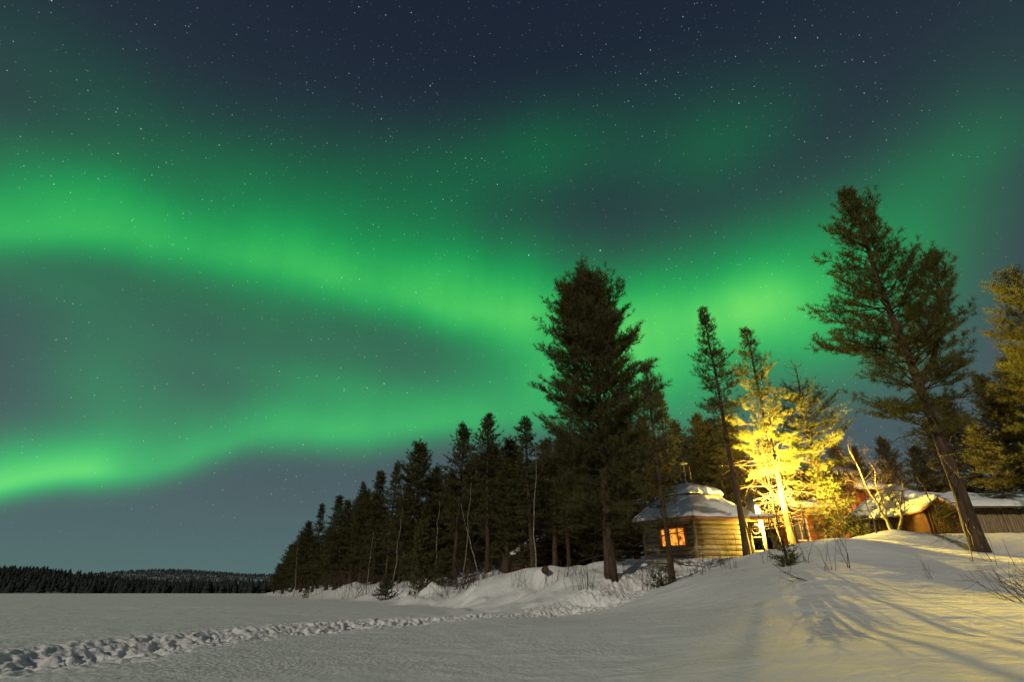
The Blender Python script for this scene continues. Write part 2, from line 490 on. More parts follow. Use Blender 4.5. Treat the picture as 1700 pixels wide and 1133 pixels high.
def ground(x, y, detail=True):
    x = np.asarray(x, dtype=float); y = np.asarray(y, dtype=float)
    r = np.hypot(x, y); k = np.minimum(1, 170.0 / (r + 1e-6))
    wx, wy = _warp(x * k, y * k)
    z = _w[_n] + _w[_n + 1] * wx + _w[_n + 2] * wy
    for i in range(_n):
        z = z + _w[i] * tps_k((wx - _wx[i]) ** 2 + (wy - _wy[i]) ** 2)
    z = np.clip(z, 0, 5.0)
    sd, _ = dist_poly(x, y, SHORE)
    land = sstep(-1.5, 1.5 + .02 * r, sd)
    z = z * land
    lumps = .16 * vnoise(x / 2.3, y / 2.3, 1) + .09 * vnoise(x / 1.0, y / 1.0, 2) + .3 * vnoise(x / 6, y / 6, 3)
    quiet = 1 - .75 * sstep(3.0, 5.5, x) * (1 - sstep(15, 20, y))     # smooth drift at the right
    z = z + lumps * sstep(.5, 5, sd) * quiet * .8
    bank = sstep(.2, 1.5, sd) * (1 - sstep(6, 11, sd)) * sstep(12.5, 16, y) * (1 - sstep(3.5, 7, x))
    b1, b2 = vnoise(x / 1.25, y / 1.25, 41), vnoise(x / .55, y / .55, 42)
    z = z + bank * (.36 * np.clip(b1 + .1, 0, 1) + .18 * np.clip(b2, 0, 1) - .08) * np.minimum(1.6, r / 22)
    for px, py, d, rr, hh in MOUNDS:
        c = spot(px, py, d)
        q = ((x - c.x) ** 2 + (y - c.y) ** 2) / rr ** 2
        z = z + hh * np.exp(-q ** 1.6)
    # wind ripples on the lake
    lake = 1 - land
    z = z + lake * (.035 * vnoise(x / 7, y / 3.0, 5) + .012 * vnoise(x / 1.6, y / .8, 6)) * np.minimum(1, r / 8)
    z = z + .022 * vnoise(x / 1.4, y / .9, 9) + .012 * vnoise(x / .45, y / .3, 7) + .006 * vnoise(x / .16, y / .12, 8)
    if detail:
        td, al = dist_poly(x, y, TRAIL)
        t = td + .25 * vnoise(al / 1.7, np.zeros_like(al), 11)
        t = t / (1 + .45 * sstep(7, 12, y)); m = np.exp(-(t / .98) ** 4)
        if m.max() > 1e-4:
            n1 = vnoise(x / .42, y / .34, 12); n2 = vnoise(x / .15, y / .13, 13); n3 = vnoise(x / .065, y / .065, 14); n4 = vnoise(x / .21, y / .19, 18)
            trench = -.13 * np.exp(-((t - .25) / .34) ** 2) - .11 * np.exp(-((t + .38) / .26) ** 2)
            rim = .03 * np.exp(-((np.abs(t) - .8) / .16) ** 2)
            steps = -.10 * (vnoise(al / .33, np.where(t > 0, 0., 5.), 15) > -.02) * np.exp(-((np.abs(t) - .25) / .2) ** 2)
            z = z + m * (trench + steps + rim + .04 * n1 + .15 * (.16 - np.abs(n2)) + .10 * n3 + .08 * np.clip(n4, 0, 1) - .07) * (.7 + .4 * sstep(9, 12, y))
        # faint old tracks across the lake
        old, al2 = dist_poly(x, y, np.array([(-30, 19), (-16, 21), (-10, 22), (-4, 27)], dtype=float))
        z = z - .10 * np.exp(-(old / .45) ** 2) * (.5 + vnoise(al2 / .9, np.zeros_like(al2), 16))
        old, al2 = dist_poly(x, y, np.array([(-70, 44), (-30, 40), (-18, 46)], dtype=float))
        z = z - .16 * np.exp(-(old / .9) ** 2) * (.6 + vnoise(al2 / 1.9, np.zeros_like(al2), 17))
    return z

def gz(x, y):
    return float(ground(np.array([x]), np.array([y]), False)[0])

def build_ground():
    az = np.concatenate([np.linspace(-math.pi, R(-52), 60)[:-1], np.linspace(R(-52), R(52), 1150), np.linspace(R(52), math.pi, 60)[1:-1]])
    rr = np.concatenate([[.3, .8, 1.4, 2.0], np.geomspace(2.4, 45, 860), np.geomspace(46, 6000, 130)])
    x = np.sin(az)[None, :] * rr[:, None]; y = np.cos(az)[None, :] * rr[:, None]
    z = ground(x.ravel(), y.ravel())
    v = np.stack([x.ravel(), y.ravel(), z], 1)
    n = len(az); i = np.arange(len(rr) - 1)[:, None] * n; j = np.arange(n)[None, :]; j2 = (j + 1) % n
    q = np.stack([i + j, i + n + j, i + n + j2, i + j2], -1).reshape(-1, 4)
    v = np.vstack([v, [0, 0, gz(0, 0)]])
    c = len(v) - 1; jj = np.arange(n)
    t = np.stack([jj, (jj + 1) % n, np.full(n, c)], -1)[:, [0, 1, 2]]
    o = link('snow_ground', mesh_np('snow_ground', v, [q, t], True), SNOW)
    tag(o, 'snow covering the frozen lake and the bank with a trodden trail', 'snow', kind='structure')
build_ground()

# ------------------------------------------------------------------ far shore
def hill_z(x, y, prof, y0, y1, yc):
    """ridge whose crest (height over lake) follows prof at yc"""
    a = np.interp(x / yc, [p[0] for p in prof], [p[1] for p in prof])
    t = np.clip((y - y0) / (yc - y0), 0, 1); u = np.clip((y1 - y) / (y1 - yc), 0, 1)
    s = np.sin(np.minimum(t, 1) * math.pi / 2) * np.where(y > yc, np.sin(u * math.pi / 2), 1)
    return a * s
def cpix(px, py, d, minus=0):
    x, y, z = bearing(px, py)
    return (x / y, max(.3, CAM_Z + z / y * d - minus))
NEAR = [cpix(-300, 938, 430, 5), cpix(0, 943, 430, 6), cpix(60, 944, 430, 6), cpix(120, 951, 430, 6), cpix(190, 961, 430, 6), cpix(250, 966, 430, 5.5), cpix(340, 971, 430, 5.5), cpix(440, 977, 430, 5), (-.2, 1.0), (0.6, 1.0)]
FAR = [(-1.6, 12), cpix(100, 962, 1700, 4), cpix(180, 956, 1700, 4), cpix(235, 950, 1700, 4), cpix(290, 947, 1700, 4), cpix(330, 949, 1700, 4), cpix(380, 953, 1700, 4), cpix(445, 956, 1700, 4), (-.2, 45), (.7, 30)]

def ridge(name, label, prof, y0, yc, y1, x0, x1, nx, ny, rough):
    X = np.linspace(x0, x1, nx); Y = np.linspace(y0, y1, ny)
    x, y = np.meshgrid(X, Y)
    z = hill_z(x, y, prof, y0, y1, yc)
    z = z + rough * vnoise(x / 60, y / 60, 21) * (z > .5) - .3
    v = np.stack([x.ravel(), y.ravel(), z.ravel()], 1)
    i = np.arange(ny - 1)[:, None] * nx; j = np.arange(nx - 1)[None, :]
    q = np.stack([i + j, i + j + 1, i + nx + j + 1, i + nx + j], -1).reshape(-1, 4)
    o = link(name, mesh_np(name, v, [q], True), HILLMAT)
    tag(o, label, 'hill', kind='structure')

def far_wood(name, label, prof, y0, yc, y1, x0, x1, n, hmin, hmax, seed, mt):
    rng = np.random.default_rng(seed)
    x = rng.uniform(x0, x1, n); y = y0 + (yc * 1.05 - y0) * rng.uniform(0, 1, n) ** .8
    zb = hill_z(x, y, prof, y0, y1, yc)
    h = rng.uniform(hmin, hmax, n); w = h * rng.uniform(.20, .42, n)
    V, T = [], []
    k = 5
    a = np.arange(k) / k * 2 * np.pi
    tiers = [(.0, 1.0, .55), (.3, .75, .8), (.55, .5, 1.0)]
    base = 0
    for lo, wr, hi in tiers:
        ja = a[None] + rng.uniform(0, 6, n)[:, None]
        jr = w[:, None] * wr * rng.uniform(.6, 1.25, (n, k))
        ring = np.stack([x[:, None] + np.cos(ja) * jr, y[:, None] + np.sin(ja) * jr, (zb + h * lo)[:, None] + np.zeros((n, k)) + rng.uniform(-.04, .04, (n, k)) * h[:, None]], -1)
        tip = np.stack([x + rng.normal(0, .03, n) * h, y, zb + h * hi], -1)[:, None]
        v = np.concatenate([ring, tip], 1).reshape(-1, 3)
        o = base + np.arange(n)[:, None] * (k + 1); j = np.arange(k)[None]
        T.append(np.stack([o + j, o + (j + 1) % k, o + k + 0 * j], -1).reshape(-1, 3))
        V.append(v); base += len(v)
    o = link(name, mesh_np(name, np.vstack(V), [np.vstack(T)]), mt)
    tag(o, label, 'forest', kind='stuff')

ridge('far_shore_hill', 'low wooded hill on the far shore of the lake', NEAR, 330, 430, 620, -800, -60, 140, 24, .6)
ridge('distant_fell', 'distant fell with snowy clearings behind the far shore', FAR, 1250, 1700, 2400, -2600, 600, 160, 24, 6)
far_wood('far_shore_wood', 'dark conifer wood along the far lake shore', NEAR, 331, 430, 620, -640, -70, 4200, 3.2, 8.5, 5, FARTREE)
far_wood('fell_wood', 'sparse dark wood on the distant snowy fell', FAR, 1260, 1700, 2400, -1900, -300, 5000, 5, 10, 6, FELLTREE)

# ------------------------------------------------------------------ conifers
def tuft_templates(nb, width, seed, n=6):
    rng = np.random.default_rng(seed)
    out = []
    for _ in range(n):
        ph = rng.uniform(0, 2 * np.pi, nb); zb = rng.uniform(0, .75, nb)
        spread = rng.uniform(.55, 1.0, nb); ln = rng.uniform(.45, .7, nb)
        rad = np.stack([np.cos(ph), np.sin(ph), np.zeros(nb)], -1)
        d = rad * spread[:, None] + np.array([0, 0, 1.]) * rng.uniform(.35, .9, nb)[:, None]
        d /= np.linalg.norm(d, axis=1)[:, None]
        side = np.cross(d, rng.normal(size=(nb, 3))); side /= np.linalg.norm(side, axis=1)[:, None]
        b = np.zeros((nb, 3)); b[:, 2] = zb
        out.append(np.stack([b - side * width / 2, b + side * width / 2, b + d * ln[:, None]], 1))
    return np.array(out)

def crown_mesh(name, pos, dr, sc, nb, width, seed):
    rng = np.random.default_rng(seed)
    pos = np.asarray(pos); dr = np.asarray(dr); sc = np.asarray(sc)
    dr = dr / (np.linalg.norm(dr, axis=1)[:, None] + 1e-9)
    ref = rng.normal(size=dr.shape)
    u = np.cross(dr, ref); u /= np.linalg.norm(u, axis=1)[:, None] + 1e-9
    w = np.cross(dr, u)
    tp = tuft_templates(nb, width, seed)[rng.integers(0, 6, len(pos))]
    v = (tp[..., 0:1] * u[:, None, None, :] + tp[..., 1:2] * w[:, None, None, :] + tp[..., 2:3] * dr[:, None, None, :]) * sc[:, None, None, None] + pos[:, None, None, :]
    v = v.reshape(-1, 3)
    return mesh_np(name, v, [np.arange(len(v)).reshape(-1, 3)])

def conifer_meshes(seed, H, r0, prof, gap=.28, per=5, ang=(-8, 48), tuft=.22, nb=16, bw=.11, twig_gap=.17, sweep=(0, 0), dead=6,
                   fork=None, hollow=.28, twigtubes=True, snag=0.0, lmin=.7, dead_len=1.0):
    """prof: [(height fraction, crown radius in metres)]; returns trunk mesh, crown mesh"""
    rng = np.random.default_rng(seed)
    mb = MB()
    nseg = 18
    t = np.linspace(0, 1, nseg)
    wob = np.cumsum(rng.normal(0, .012, (nseg, 2)) * H / 10, axis=0)
    axis = np.stack([wob[:, 0] + sweep[0] * t ** 1.5, wob[:, 1] + sweep[1] * t ** 1.5, t * H], -1); axis[0, :2] = 0
    rad = r0 * (1 - t) ** .85 + .012; rad[0] *= 1.35; rad[1] *= 1.08
    axis2 = axis.copy(); axis2[0, 2] = -.35
    mb.tube(axis2, rad, 9)
    stems = [(axis, t, rad, prof, 0.0)]
    if fork:
        t0, az, out, top, fprof = fork           # second leader
        s = np.linspace(0, 1, 10)
        b0 = np.array([np.interp(t0, t, axis[:, k]) for k in range(3)])
        fa = b0 + np.stack([np.cos(az) * out * s ** .6, np.sin(az) * out * s ** .6, (top - t0) * H * s], -1)
        fr = np.interp(t0, t, rad) * .7 * (1 - s) ** .8 + .01
        mb.tube(fa, fr, 7)
        stems.append((fa, t0 + (top - t0) * s, fr, fprof, t0 + .04))
    pos, dr, sc = [], [], []
    for ax, tt, rd, pf, tmin in stems:
        pt = [p[0] for p in pf]; pr = [p[1] for p in pf]
        lo, hi = max(pt[0], tmin), pt[-1]
        h = lo * H
        while h < hi * H - .1:
            f = h / H
            Rr = np.interp(f, pt, pr)
            g = gap * (1.1 - .55 * (f - lo) / (hi - lo + 1e-6))
            fr_ = (f - lo) / (hi - lo + 1e-6)
            n = max(3, int(round(per * rng.uniform(.75, 1.2))))
            a0 = rng.uniform(0, 6.28)
            for b in range(n):
                az = a0 + b / n * 6.283 + rng.normal(0, .3)
                L_ = Rr * rng.uniform(lmin, 1.15) * (1.0 if rng.random() > .12 else .55)
                if L_ < .08: continue
                el = R(ang[0] + (ang[1] - ang[0]) * fr_ + rng.normal(0, 13))
                hh = h + rng.uniform(-.12, .12)
                fb = hh / H
                p0 = np.array([np.interp(fb, tt, ax[:, k]) for k in range(3)])
                hd = np.array([math.cos(az), math.sin(az), 0])
                s = np.linspace(0, 1, 6)
                curl = rng.uniform(.05, .3) * (1 - .5 * fr_)
                bp = p0 + hd * (L_ * np.cos(el) * s)[:, None] + np.array([0, 0, 1.]) * (L_ * (np.sin(el) * s + curl * s ** 2.2))[:, None]
                bp[1:] += rng.normal(0, .03 * L_, (5, 3))
                br = max(.006, min(.45 * np.interp(fb, tt, rd), .011 * L_ + .006)) * (1 - .8 * s)
                mb.tube(bp, br, 4, False)
                side = np.array([-hd[1], hd[0], 0])
                nt_ = max(2, int(L_ / twig_gap))
                for q in range(nt_ + 1):
                    u = hollow + (1 - hollow) * (q + rng.uniform(-.3, .3)) / max(nt_, 1)
                    u = min(max(u, .1), 1)
                    c = np.array([np.interp(u, s, bp[:, k]) for k in range(3)])
                    bd = (bp[-1] - bp[-3]); bd /= np.linalg.norm(bd) + 1e-9
                    for sg in ((-1, 1) if q < nt_ else (0,)):
                        tl = (.16 + .36 * L_ * (1 - u) ** .7) * rng.uniform(.5, 1.1) if sg else .2
                        td = bd * rng.uniform(.5, 1) + side * sg * rng.uniform(.55, 1.1) + np.array([0, 0, rng.uniform(-.05, .45)])
                        td /= np.linalg.norm(td)
                        if twigtubes and tl > .25:
                            mb.tube(np.array([c, c + td * tl * .5 + [0, 0, .01], c + td * tl]), [.006, .005, .003], 3, False)
                        m = max(1, int(tl / (tuft * .62)))
                        for k in range(m):
                            w = (k + .35 + rng.uniform(-.2, .2)) / m
                            pos.append(c + td * tl * w)
                            dr.append(td + rng.normal(0, .25, 3) + [0, 0, .2])
                            sc.append(tuft * rng.uniform(.75, 1.2))
            h += g * rng.uniform(.75, 1.25)
        # leader
        if not snag:
            for k in range(5):
                f = hi - (.25 / H) * k
                pos.append(np.array([np.interp(f, tt, ax[:, j]) for j in range(3)])); dr.append(np.array([0, 0, 1.]) + rng.normal(0, .15, 3)); sc.append(tuft * .9)
    lo = prof[0][0]
    for k in range(dead):                                       # dead bare branches under the crown
        hh = H * rng.uniform(max(.06, lo - .22), lo + .1)
        az = rng.uniform(0, 6.28); L_ = rng.uniform(.35, 1.1) * (1 + prof[0][1] * .25) * (dead_len if hh > .1 * H else 1)
        p0 = np.array([np.interp(hh / H, t, axis[:, j]) for j in range(3)])
        s = np.linspace(0, 1, 5)
        bp = p0 + np.stack([np.cos(az) * L_ * s, np.sin(az) * L_ * s, L_ * (rng.uniform(-.3, .25) * s - .15 * s * s)], -1)
        bp[1:] += rng.normal(0, .05 * L_, (4, 3))
        mb.tube(bp, .014 * (1 - .8 * s) + .002, 4, False)
        for q in range(4):
            c = bp[1 + q]; d = rng.normal(0, 1, 3) * .25 * L_ + (bp[-1] - bp[0]) * .15
            mb.tube(np.array([c, c + d * .5, c + d]), [.006, .004, .002], 3, False)
    if snag:                                                    # dead bare top
        tip = axis[-1]
        for k in range(14):
            f = 1 - snag * rng.uniform(.0, 1)
            p0 = np.array([np.interp(f, t, axis[:, j]) for j in range(3)])
            az = rng.uniform(0, 6.28); L_ = rng.uniform(.35, .9); s = np.linspace(0, 1, 4)
            bp = p0 + np.stack([np.cos(az) * L_ * s, np.sin(az) * L_ * s, L_ * .55 * s], -1) + rng.normal(0, .03, (4, 3))
            mb.tube(bp, .016 * (1 - .75 * s), 4, False)
            for q in range(3):
                c = bp[1 + q]; d = rng.normal(0, .16, 3) + [0, 0, .1]
                mb.tube(np.array([c, c + d]), [.007, .003], 3, False)
    return mb.mesh('trunk', True), crown_mesh('crown', pos, dr, sc, nb, bw, seed + 7)

def plant_tree(name, trunk, crown, loc, rz, scale, label, cat, group=None, bark=None, needles=None):
    r = empty(name, loc, rz)
    r.scale = scale if isinstance(scale, tuple) else (scale,) * 3
    link('trunk', trunk, bark or BARK, r)
    link('crown', crown, needles or NEEDLE, r)
    return tag(r, label, cat, group)

def hero(name, label, px, d, top_py, seed, needles=NEEDLE, fit=None, rz=0.0, **kw):
    """a tree of its own: stands on the snow at px, depth d, its tip at photo row top_py"""
    b = bearing(px, 930); x = b[0] / b[1] * d
    z = gz(x, d)
    H = CAM_Z + bearing(850, top_py)[2] / bearing(850, top_py)[1] * d - z
    tm, cm = conifer_meshes(seed, H, kw.pop('r0', .15), kw.pop('prof'), **kw)
    return plant_tree(name, tm, cm, (x, d, z - .05), rz, 1.0, label, 'tree', None, BARK, needles)

# the big pine left of the cabin
hero('pine_tree', 'tallest broad dark pine standing left of the log hut', 1012, 17, 474, 11, NEEDLE_D, r0=.165,
     prof=[(.15, 1.4), (.26, 2.1), (.45, 2.3), (.62, 2.25), (.78, 2.0), (.87, 1.6), (.93, 1.3), (.97, 1.0), (1.0, .5)], fork=(.66, 2.9, .75, .985, [(.72, 1.1), (.84, 1.25), (.92, 1.0), (.985, .5)]), gap=.25, per=7, ang=(-4, 64), dead=22, twig_gap=.19, nb=24, tuft=.26, bw=.055, lmin=.4, hollow=.3)
hero('pine_tree', 'thin young pine with sparse crown before the lit hut window', 1112, 14, 606, 12, NEEDLE_D, r0=.065,
     prof=[(.26, .5), (.45, .8), (.6, .85), (.75, .65), (.9, .4), (1.0, .12)], gap=.32, per=4, ang=(-12, 45), dead=12, twig_gap=.2, lmin=.4, nb=22, bw=.06)
hero('pine_tree', 'slender tall pine whose bare trunk crosses the hut wall', 1240, 21, 512, 13, NEEDLE_D, r0=.105,
     prof=[(.42, .6), (.5, 1.0), (.62, 1.1), (.75, .85), (.88, .48), (.96, .2), (1.0, .06)], gap=.28, per=5, ang=(-20, 42), dead=18, twig_gap=.18, lmin=.4, nb=22, bw=.06)
hero('pine_tree', 'brightly lamp-lit pine with glaring yellow trunk beside the lamp', 1322, 24, 546, 14, r0=.15,
     prof=[(.33, 1.3), (.40, 1.9), (.50, 1.8), (.62, 1.6), (.75, 1.15), (.84, .75), (.93, .42), (1.0, .08)], gap=.35, per=5, ang=(-14, 48), dead=85, dead_len=2.0, twig_gap=.2, hollow=.42, lmin=.4, tuft=.24, nb=34, bw=.034)
hero('pine_tree', 'lamp-lit yellow pine with a dead bare top', 1388, 25, 605, 15, r0=.13,
     prof=[(.05, .9), (.2, 1.3), (.4, 1.9), (.55, 2.2), (.7, 1.9), (.8, 1.2), (.86, .5)], gap=.36, per=5, ang=(-10, 35), dead=14, snag=.2, sweep=(.5, 0), twig_gap=.21, hollow=.4, lmin=.4, tuft=.24, nb=34, bw=.034)
hero('pine_tree', 'tall forked pine at the right leaning over the snow bank', 1634, 13, 322, 16, r0=.155,
     prof=[(.26, 1.1), (.36, 1.9), (.48, 2.1), (.60, 1.75), (.72, 1.4), (.84, 1.0), (.93, .6), (1.0, .12)], gap=.32, per=6, ang=(2, 60), dead=22, dead_len=1.3, twig_gap=.2,
     fork=(.40, .05, 2.1, .78, [(.46, .9), (.58, 1.05), (.69, .8), (.78, .15)]), nb=28, tuft=.25, bw=.05, lmin=.35, hollow=.38)
hero('pine_tree', 'lamp-lit pine at the right edge behind the forked pine', 1925, 19, 455, 17, r0=.13,
     prof=[(.15, 1.6), (.35, 2.4), (.5, 2.5), (.65, 2.1), (.8, 1.6), (.92, .95), (1.0, .3)], gap=.34, per=6, ang=(-4, 50), dead=8, twig_gap=.2, lmin=.45, tuft=.25, nb=24, bw=.055, hollow=.35)

# kinds that repeat in the wood
ARCH = {
    'dense': conifer_meshes(31, 10, .15, [(.10, 1.3), (.25, 1.9), (.45, 1.85), (.65, 1.4), (.82, .9), (.93, .5), (1, .12)], gap=.30, per=6, lmin=.5, ang=(-14, 46), tuft=.27, nb=16, bw=.11, twig_gap=.25, twigtubes=False, dead=8),
    'loose': conifer_meshes(32, 10, .14, [(.34, .9), (.46, 1.5), (.60, 1.6), (.74, 1.2), (.86, .6), (.94, .36), (1, .07)], gap=.34, per=6, lmin=.45, ang=(-15, 45), tuft=.27, nb=16, bw=.11, twig_gap=.25, twigtubes=False, dead=16),
    'spire': conifer_meshes(33, 10, .13, [(.10, 1.1), (.25, 1.4), (.5, 1.1), (.72, .7), (.88, .38), (1, .07)], gap=.28, per=6, lmin=.5, ang=(-28, 30), tuft=.25, nb=16, bw=.11, twig_gap=.22, twigtubes=False, dead=6),
    'slim': conifer_meshes(34, 10, .11, [(.30, .7), (.5, 1.0), (.66, .8), (.80, .52), (.90, .34), (1, .07)], gap=.32, per=5, lmin=.45, ang=(-22, 38), tuft=.25, nb=16, bw=.11, twig_gap=.22, twigtubes=False, dead=14),
    'broad': conifer_meshes(35, 10, .17, [(.14, 1.5), (.32, 2.2), (.52, 2.1), (.70, 1.7), (.86, 1.1), (1, .35)], gap=.33, per=7, lmin=.45, ang=(-10, 48), tuft=.28, nb=16, bw=.11, twig_gap=.25, twigtubes=False, dead=10),
}
PROTO = {}
rng = random.Random(4)
def copy_tree(o, parent=None):
    c = o.copy(); COL.objects.link(c)
    if parent: c.parent = parent
    for ch in list(o.children): copy_tree(ch, c)
    return c

def wood(kind, px, d, top_py, label, group, widen=1.0, needles=None, bark=None, rz=None, name=None):
    b = bearing(px, 945); x = b[0] / b[1] * d
    z = gz(x, d)
    t = bearing(850, top_py)
    H = max(2.5, CAM_Z + t[2] / t[1] * d - z)
    return wood_at(kind, x, d, z, H, label, group, widen, rz, name)

def wood_at(kind, x, y, z, H, label, group, widen=1.0, rz=None, name=None):
    k = H / 10.0
    nm = name or ('spruce_tree' if kind == 'spire' else 'pine_tree')
    if kind not in PROTO:
        tm, cm = ARCH[kind]
        r = plant_tree(nm, tm, cm, (x, y, z), 0, k, label, 'tree', group, BARK, NEEDLE_D)
        PROTO[kind] = r
    else:
        r = copy_tree(PROTO[kind])
        r.name = nm
    r.location = (x, y, z - .05)
    r.rotation_euler = (R(rng.uniform(-3, 3)), R(rng.uniform(-3, 3)), rng.uniform(0, 6.28) if rz is None else rz)
    w = k ** .6 * widen * rng.uniform(.85, 1.25)
    r.scale = (w, w, k)
    tag(r, label, 'tree', group)
    return r

G1 = 'dark conifers in the shoreline wood'
ROW = [  # kind, px, depth, top row, label
    ('dense', 462, 94, 938, 'lowest dark pine at the lake-side tip of the shoreline wood'),
    ('dense', 476, 88, 905, None), ('broad', 490, 84, 888, None), ('dense', 505, 78, 868, None),
    ('spire', 524, 70, 838, 'pointed spruce rising highest near the lake-side tip of the wood'),
    ('spire', 546, 64, 824, None), ('dense', 560, 60, 832, None),
    ('slim', 582, 55, 802, 'thin pointed pine standing above the left slope of the shoreline wood'),
    ('broad', 600, 54, 818, None),
    ('spire', 621, 50, 784, 'narrow spruce directly left of a slim round-topped pine in the wood'),
    ('slim', 643, 46, 771, 'slim pine with rounded tip over the gap in the wood'),
    ('dense', 664, 46, 812, None),
    ('broad', 690, 40, 742, 'broad bushy pine with a pointed top in mid wood'),
    ('dense', 716, 40, 778, None),
    ('loose', 754, 34, 705, 'tall pine with bare reddish trunk and a thin knobbly top'),
    ('dense', 778, 37, 772, None),
    ('loose', 810, 31, 693, 'tall pine left of the small dark hut with a tapering top'),
    ('broad', 838, 33, 735, 'round-shouldered pine behind the small dark hut roof'),
    ('dense', 860, 37, 752, None),
    ('slim', 886, 26, 698, 'slender spire-topped pine touching the left edge of the big pine'),
    ('dense', 915, 33, 730, None), ('dense', 950, 31, 725, None),
]
SH = 'dark pine merged into the crowded shoreline wood'
for kind, px, d, top, lab in ROW:
    wood(kind, px, d, top, lab or SH, G1, 1.12)
FILL = 'dark conifer in the shade deep inside the wood'
G2 = 'shaded conifers deep in the wood'
rowx = [r[1] for r in ROW]; rowt = [r[3] for r in ROW]
for i in range(64):
    px = rng.uniform(470, 1000)
    d0 = np.interp(px, rowx, [r[2] for r in ROW])
    d = d0 * rng.uniform(1.12, 1.5)
    top = np.interp(px, rowx, rowt)
    top = top + (960 - top) * rng.uniform(.14, .6)
    wood(rng.choice(['dense', 'dense', 'spire', 'broad']), px, d, top, FILL, G2, 1.3)
for i in range(26):                                     # the far side of the wood closes the gaps under the crowns
    px = 560 + i * 28 + rng.uniform(-8, 8)
    wood('dense', px, float(np.interp(px, [560, 700, 900, 1290], [78, 64, 52, 60])) + rng.uniform(-4, 4), rng.uniform(800, 860) if px > 700 else rng.uniform(865, 900), FILL, G2, 1.7)
# behind the cabin and the big pine
BK = 'brownish conifer standing in the dark behind the log hut'
G3 = 'conifers behind the log hut'
for px, d, top, kind in [(1132, 27, 648, 'slim'), (1095, 31, 690, 'dense'), (1060, 33, 700, 'dense'), (1165, 42, 702, 'dense'), (1195, 40, 690, 'dense'), (1222, 43, 705, 'broad'), (1250, 36, 690, 'dense'),
                         (1030, 30, 720, 'dense'), (990, 28, 735, 'dense'), (1110, 40, 740, 'broad'), (1180, 42, 745, 'dense'), (1225, 40, 715, 'dense')]:
    wood(kind, px, d, top, 'slim dark spruce rising between the big pine and the hut chimney' if px == 1132 else BK, None if px == 1132 else G3, 1.1)
GR = 'conifers behind the huts at the right'
for px, d, top, kind, w in [(1440, 44, 740, 'dense', 1), (1410, 48, 755, 'dense', 1), (1480, 46, 745, 'dense', 1), (1530, 42, 730, 'dense', 1.1), (1620, 34, 700, 'dense', 1.1), (1690, 36, 665, 'broad', 1),
                            (1760, 30, 625, 'dense', 1.1), (1815, 26, 605, 'broad', 1), (1850, 34, 580, 'dense', 1.2), (1910, 28, 565, 'broad', 1), (1970, 32, 545, 'dense', 1.2), (1300, 46, 740, 'dense', 1), (1350, 50, 750, 'dense', 1), (1580, 30, 745, 'dense', 1), (1720, 24, 700, 'loose', 1)]:
    wood(kind, px, d, top, 'dim yellow-lit conifer crowded behind the huts at the right', GR, w)

# ------------------------------------------------------------------ birches and bare shrubs
def bare(mb, p, d, ln, r, depth, rng, bend=.25, kids=(2, 4), sides=5, drop=.62):
    n = 5
    pts = [np.array(p, dtype=float)]; dd = np.array(d, dtype=float)
    for k in range(n):
        dd = dd + rng.normal(0, bend / n ** .5, 3) + np.array([0, 0, .05]); dd /= np.linalg.norm(dd)
        pts.append(pts[-1] + dd * ln / n)
    pts = np.array(pts)
    mb.tube(pts, r * (1 - .6 * np.linspace(0, 1, n + 1)), sides if depth > 0 else 3, False)
    if depth <= 0: return
    for k in range(rng.integers(kids[0], kids[1] + 1)):
        u = rng.uniform(.3, 1.0); i = min(n - 1, int(u * n))
        c = pts[i] + (pts[i + 1] - pts[i]) * (u * n - i)
        nd = dd + rng.normal(0, .55, 3); nd /= np.linalg.norm(nd)
        bare(mb, c, nd, ln * drop * rng.uniform(.6, 1.1), r * .5 * (1.2 - .5 * u), depth - 1, rng, bend, kids, max(3, sides - 1), drop)

def birch(label, px, d, top_py, seed, r=.05, forks=((0, 0, 1.0),), group=None, lean=(0, 0), depth=3, bark=None):
    b = bearing(px, 945); x = b[0] / b[1] * d; z = gz(x, d)
    t = bearing(850, top_py); H = max(1.5, CAM_Z + t[2] / t[1] * d - z)
    g = np.random.default_rng(seed)
    tb, cb = MB(), MB()
    root = empty('birch_tree', (x, d, z - .05))
    for az, out, hf in forks:
        n = 12; s = np.linspace(0, 1, n)
        ax = np.stack([lean[0] * s ** 1.3 + math.cos(az) * out * s ** .7, lean[1] * s ** 1.3 + math.sin(az) * out * s ** .7, H * hf * s - .2 * (s == 0)], -1)
        ax[1:, :2] += np.cumsum(g.normal(0, .06 * H / 6, (n - 1, 2)), 0)
        rr = r * (1 - .85 * s) + .004
        tb.tube(ax, rr, 8)
        for k in range(int(14 * H / 6) + 8):
            u = g.uniform(.32, 1)
            c = np.array([np.interp(u, s, ax[:, j]) for j in range(3)])
            a = g.uniform(0, 6.28)
            dv = np.array([math.cos(a) * .75, math.sin(a) * .75, g.uniform(.3, 1.0)]); dv /= np.linalg.norm(dv)
            bare(cb, c, dv, H * .24 * (1.3 - .7 * u) * g.uniform(.6, 1.2), max(.005, np.interp(u, s, rr) * .4), depth - 1, g, .3, (3, 5), 4)
    tb.build('trunk', bark or BIRCHBARK, root, True)
    cb.build('crown', TWIG, root)
    return tag(root, label, 'tree', group)

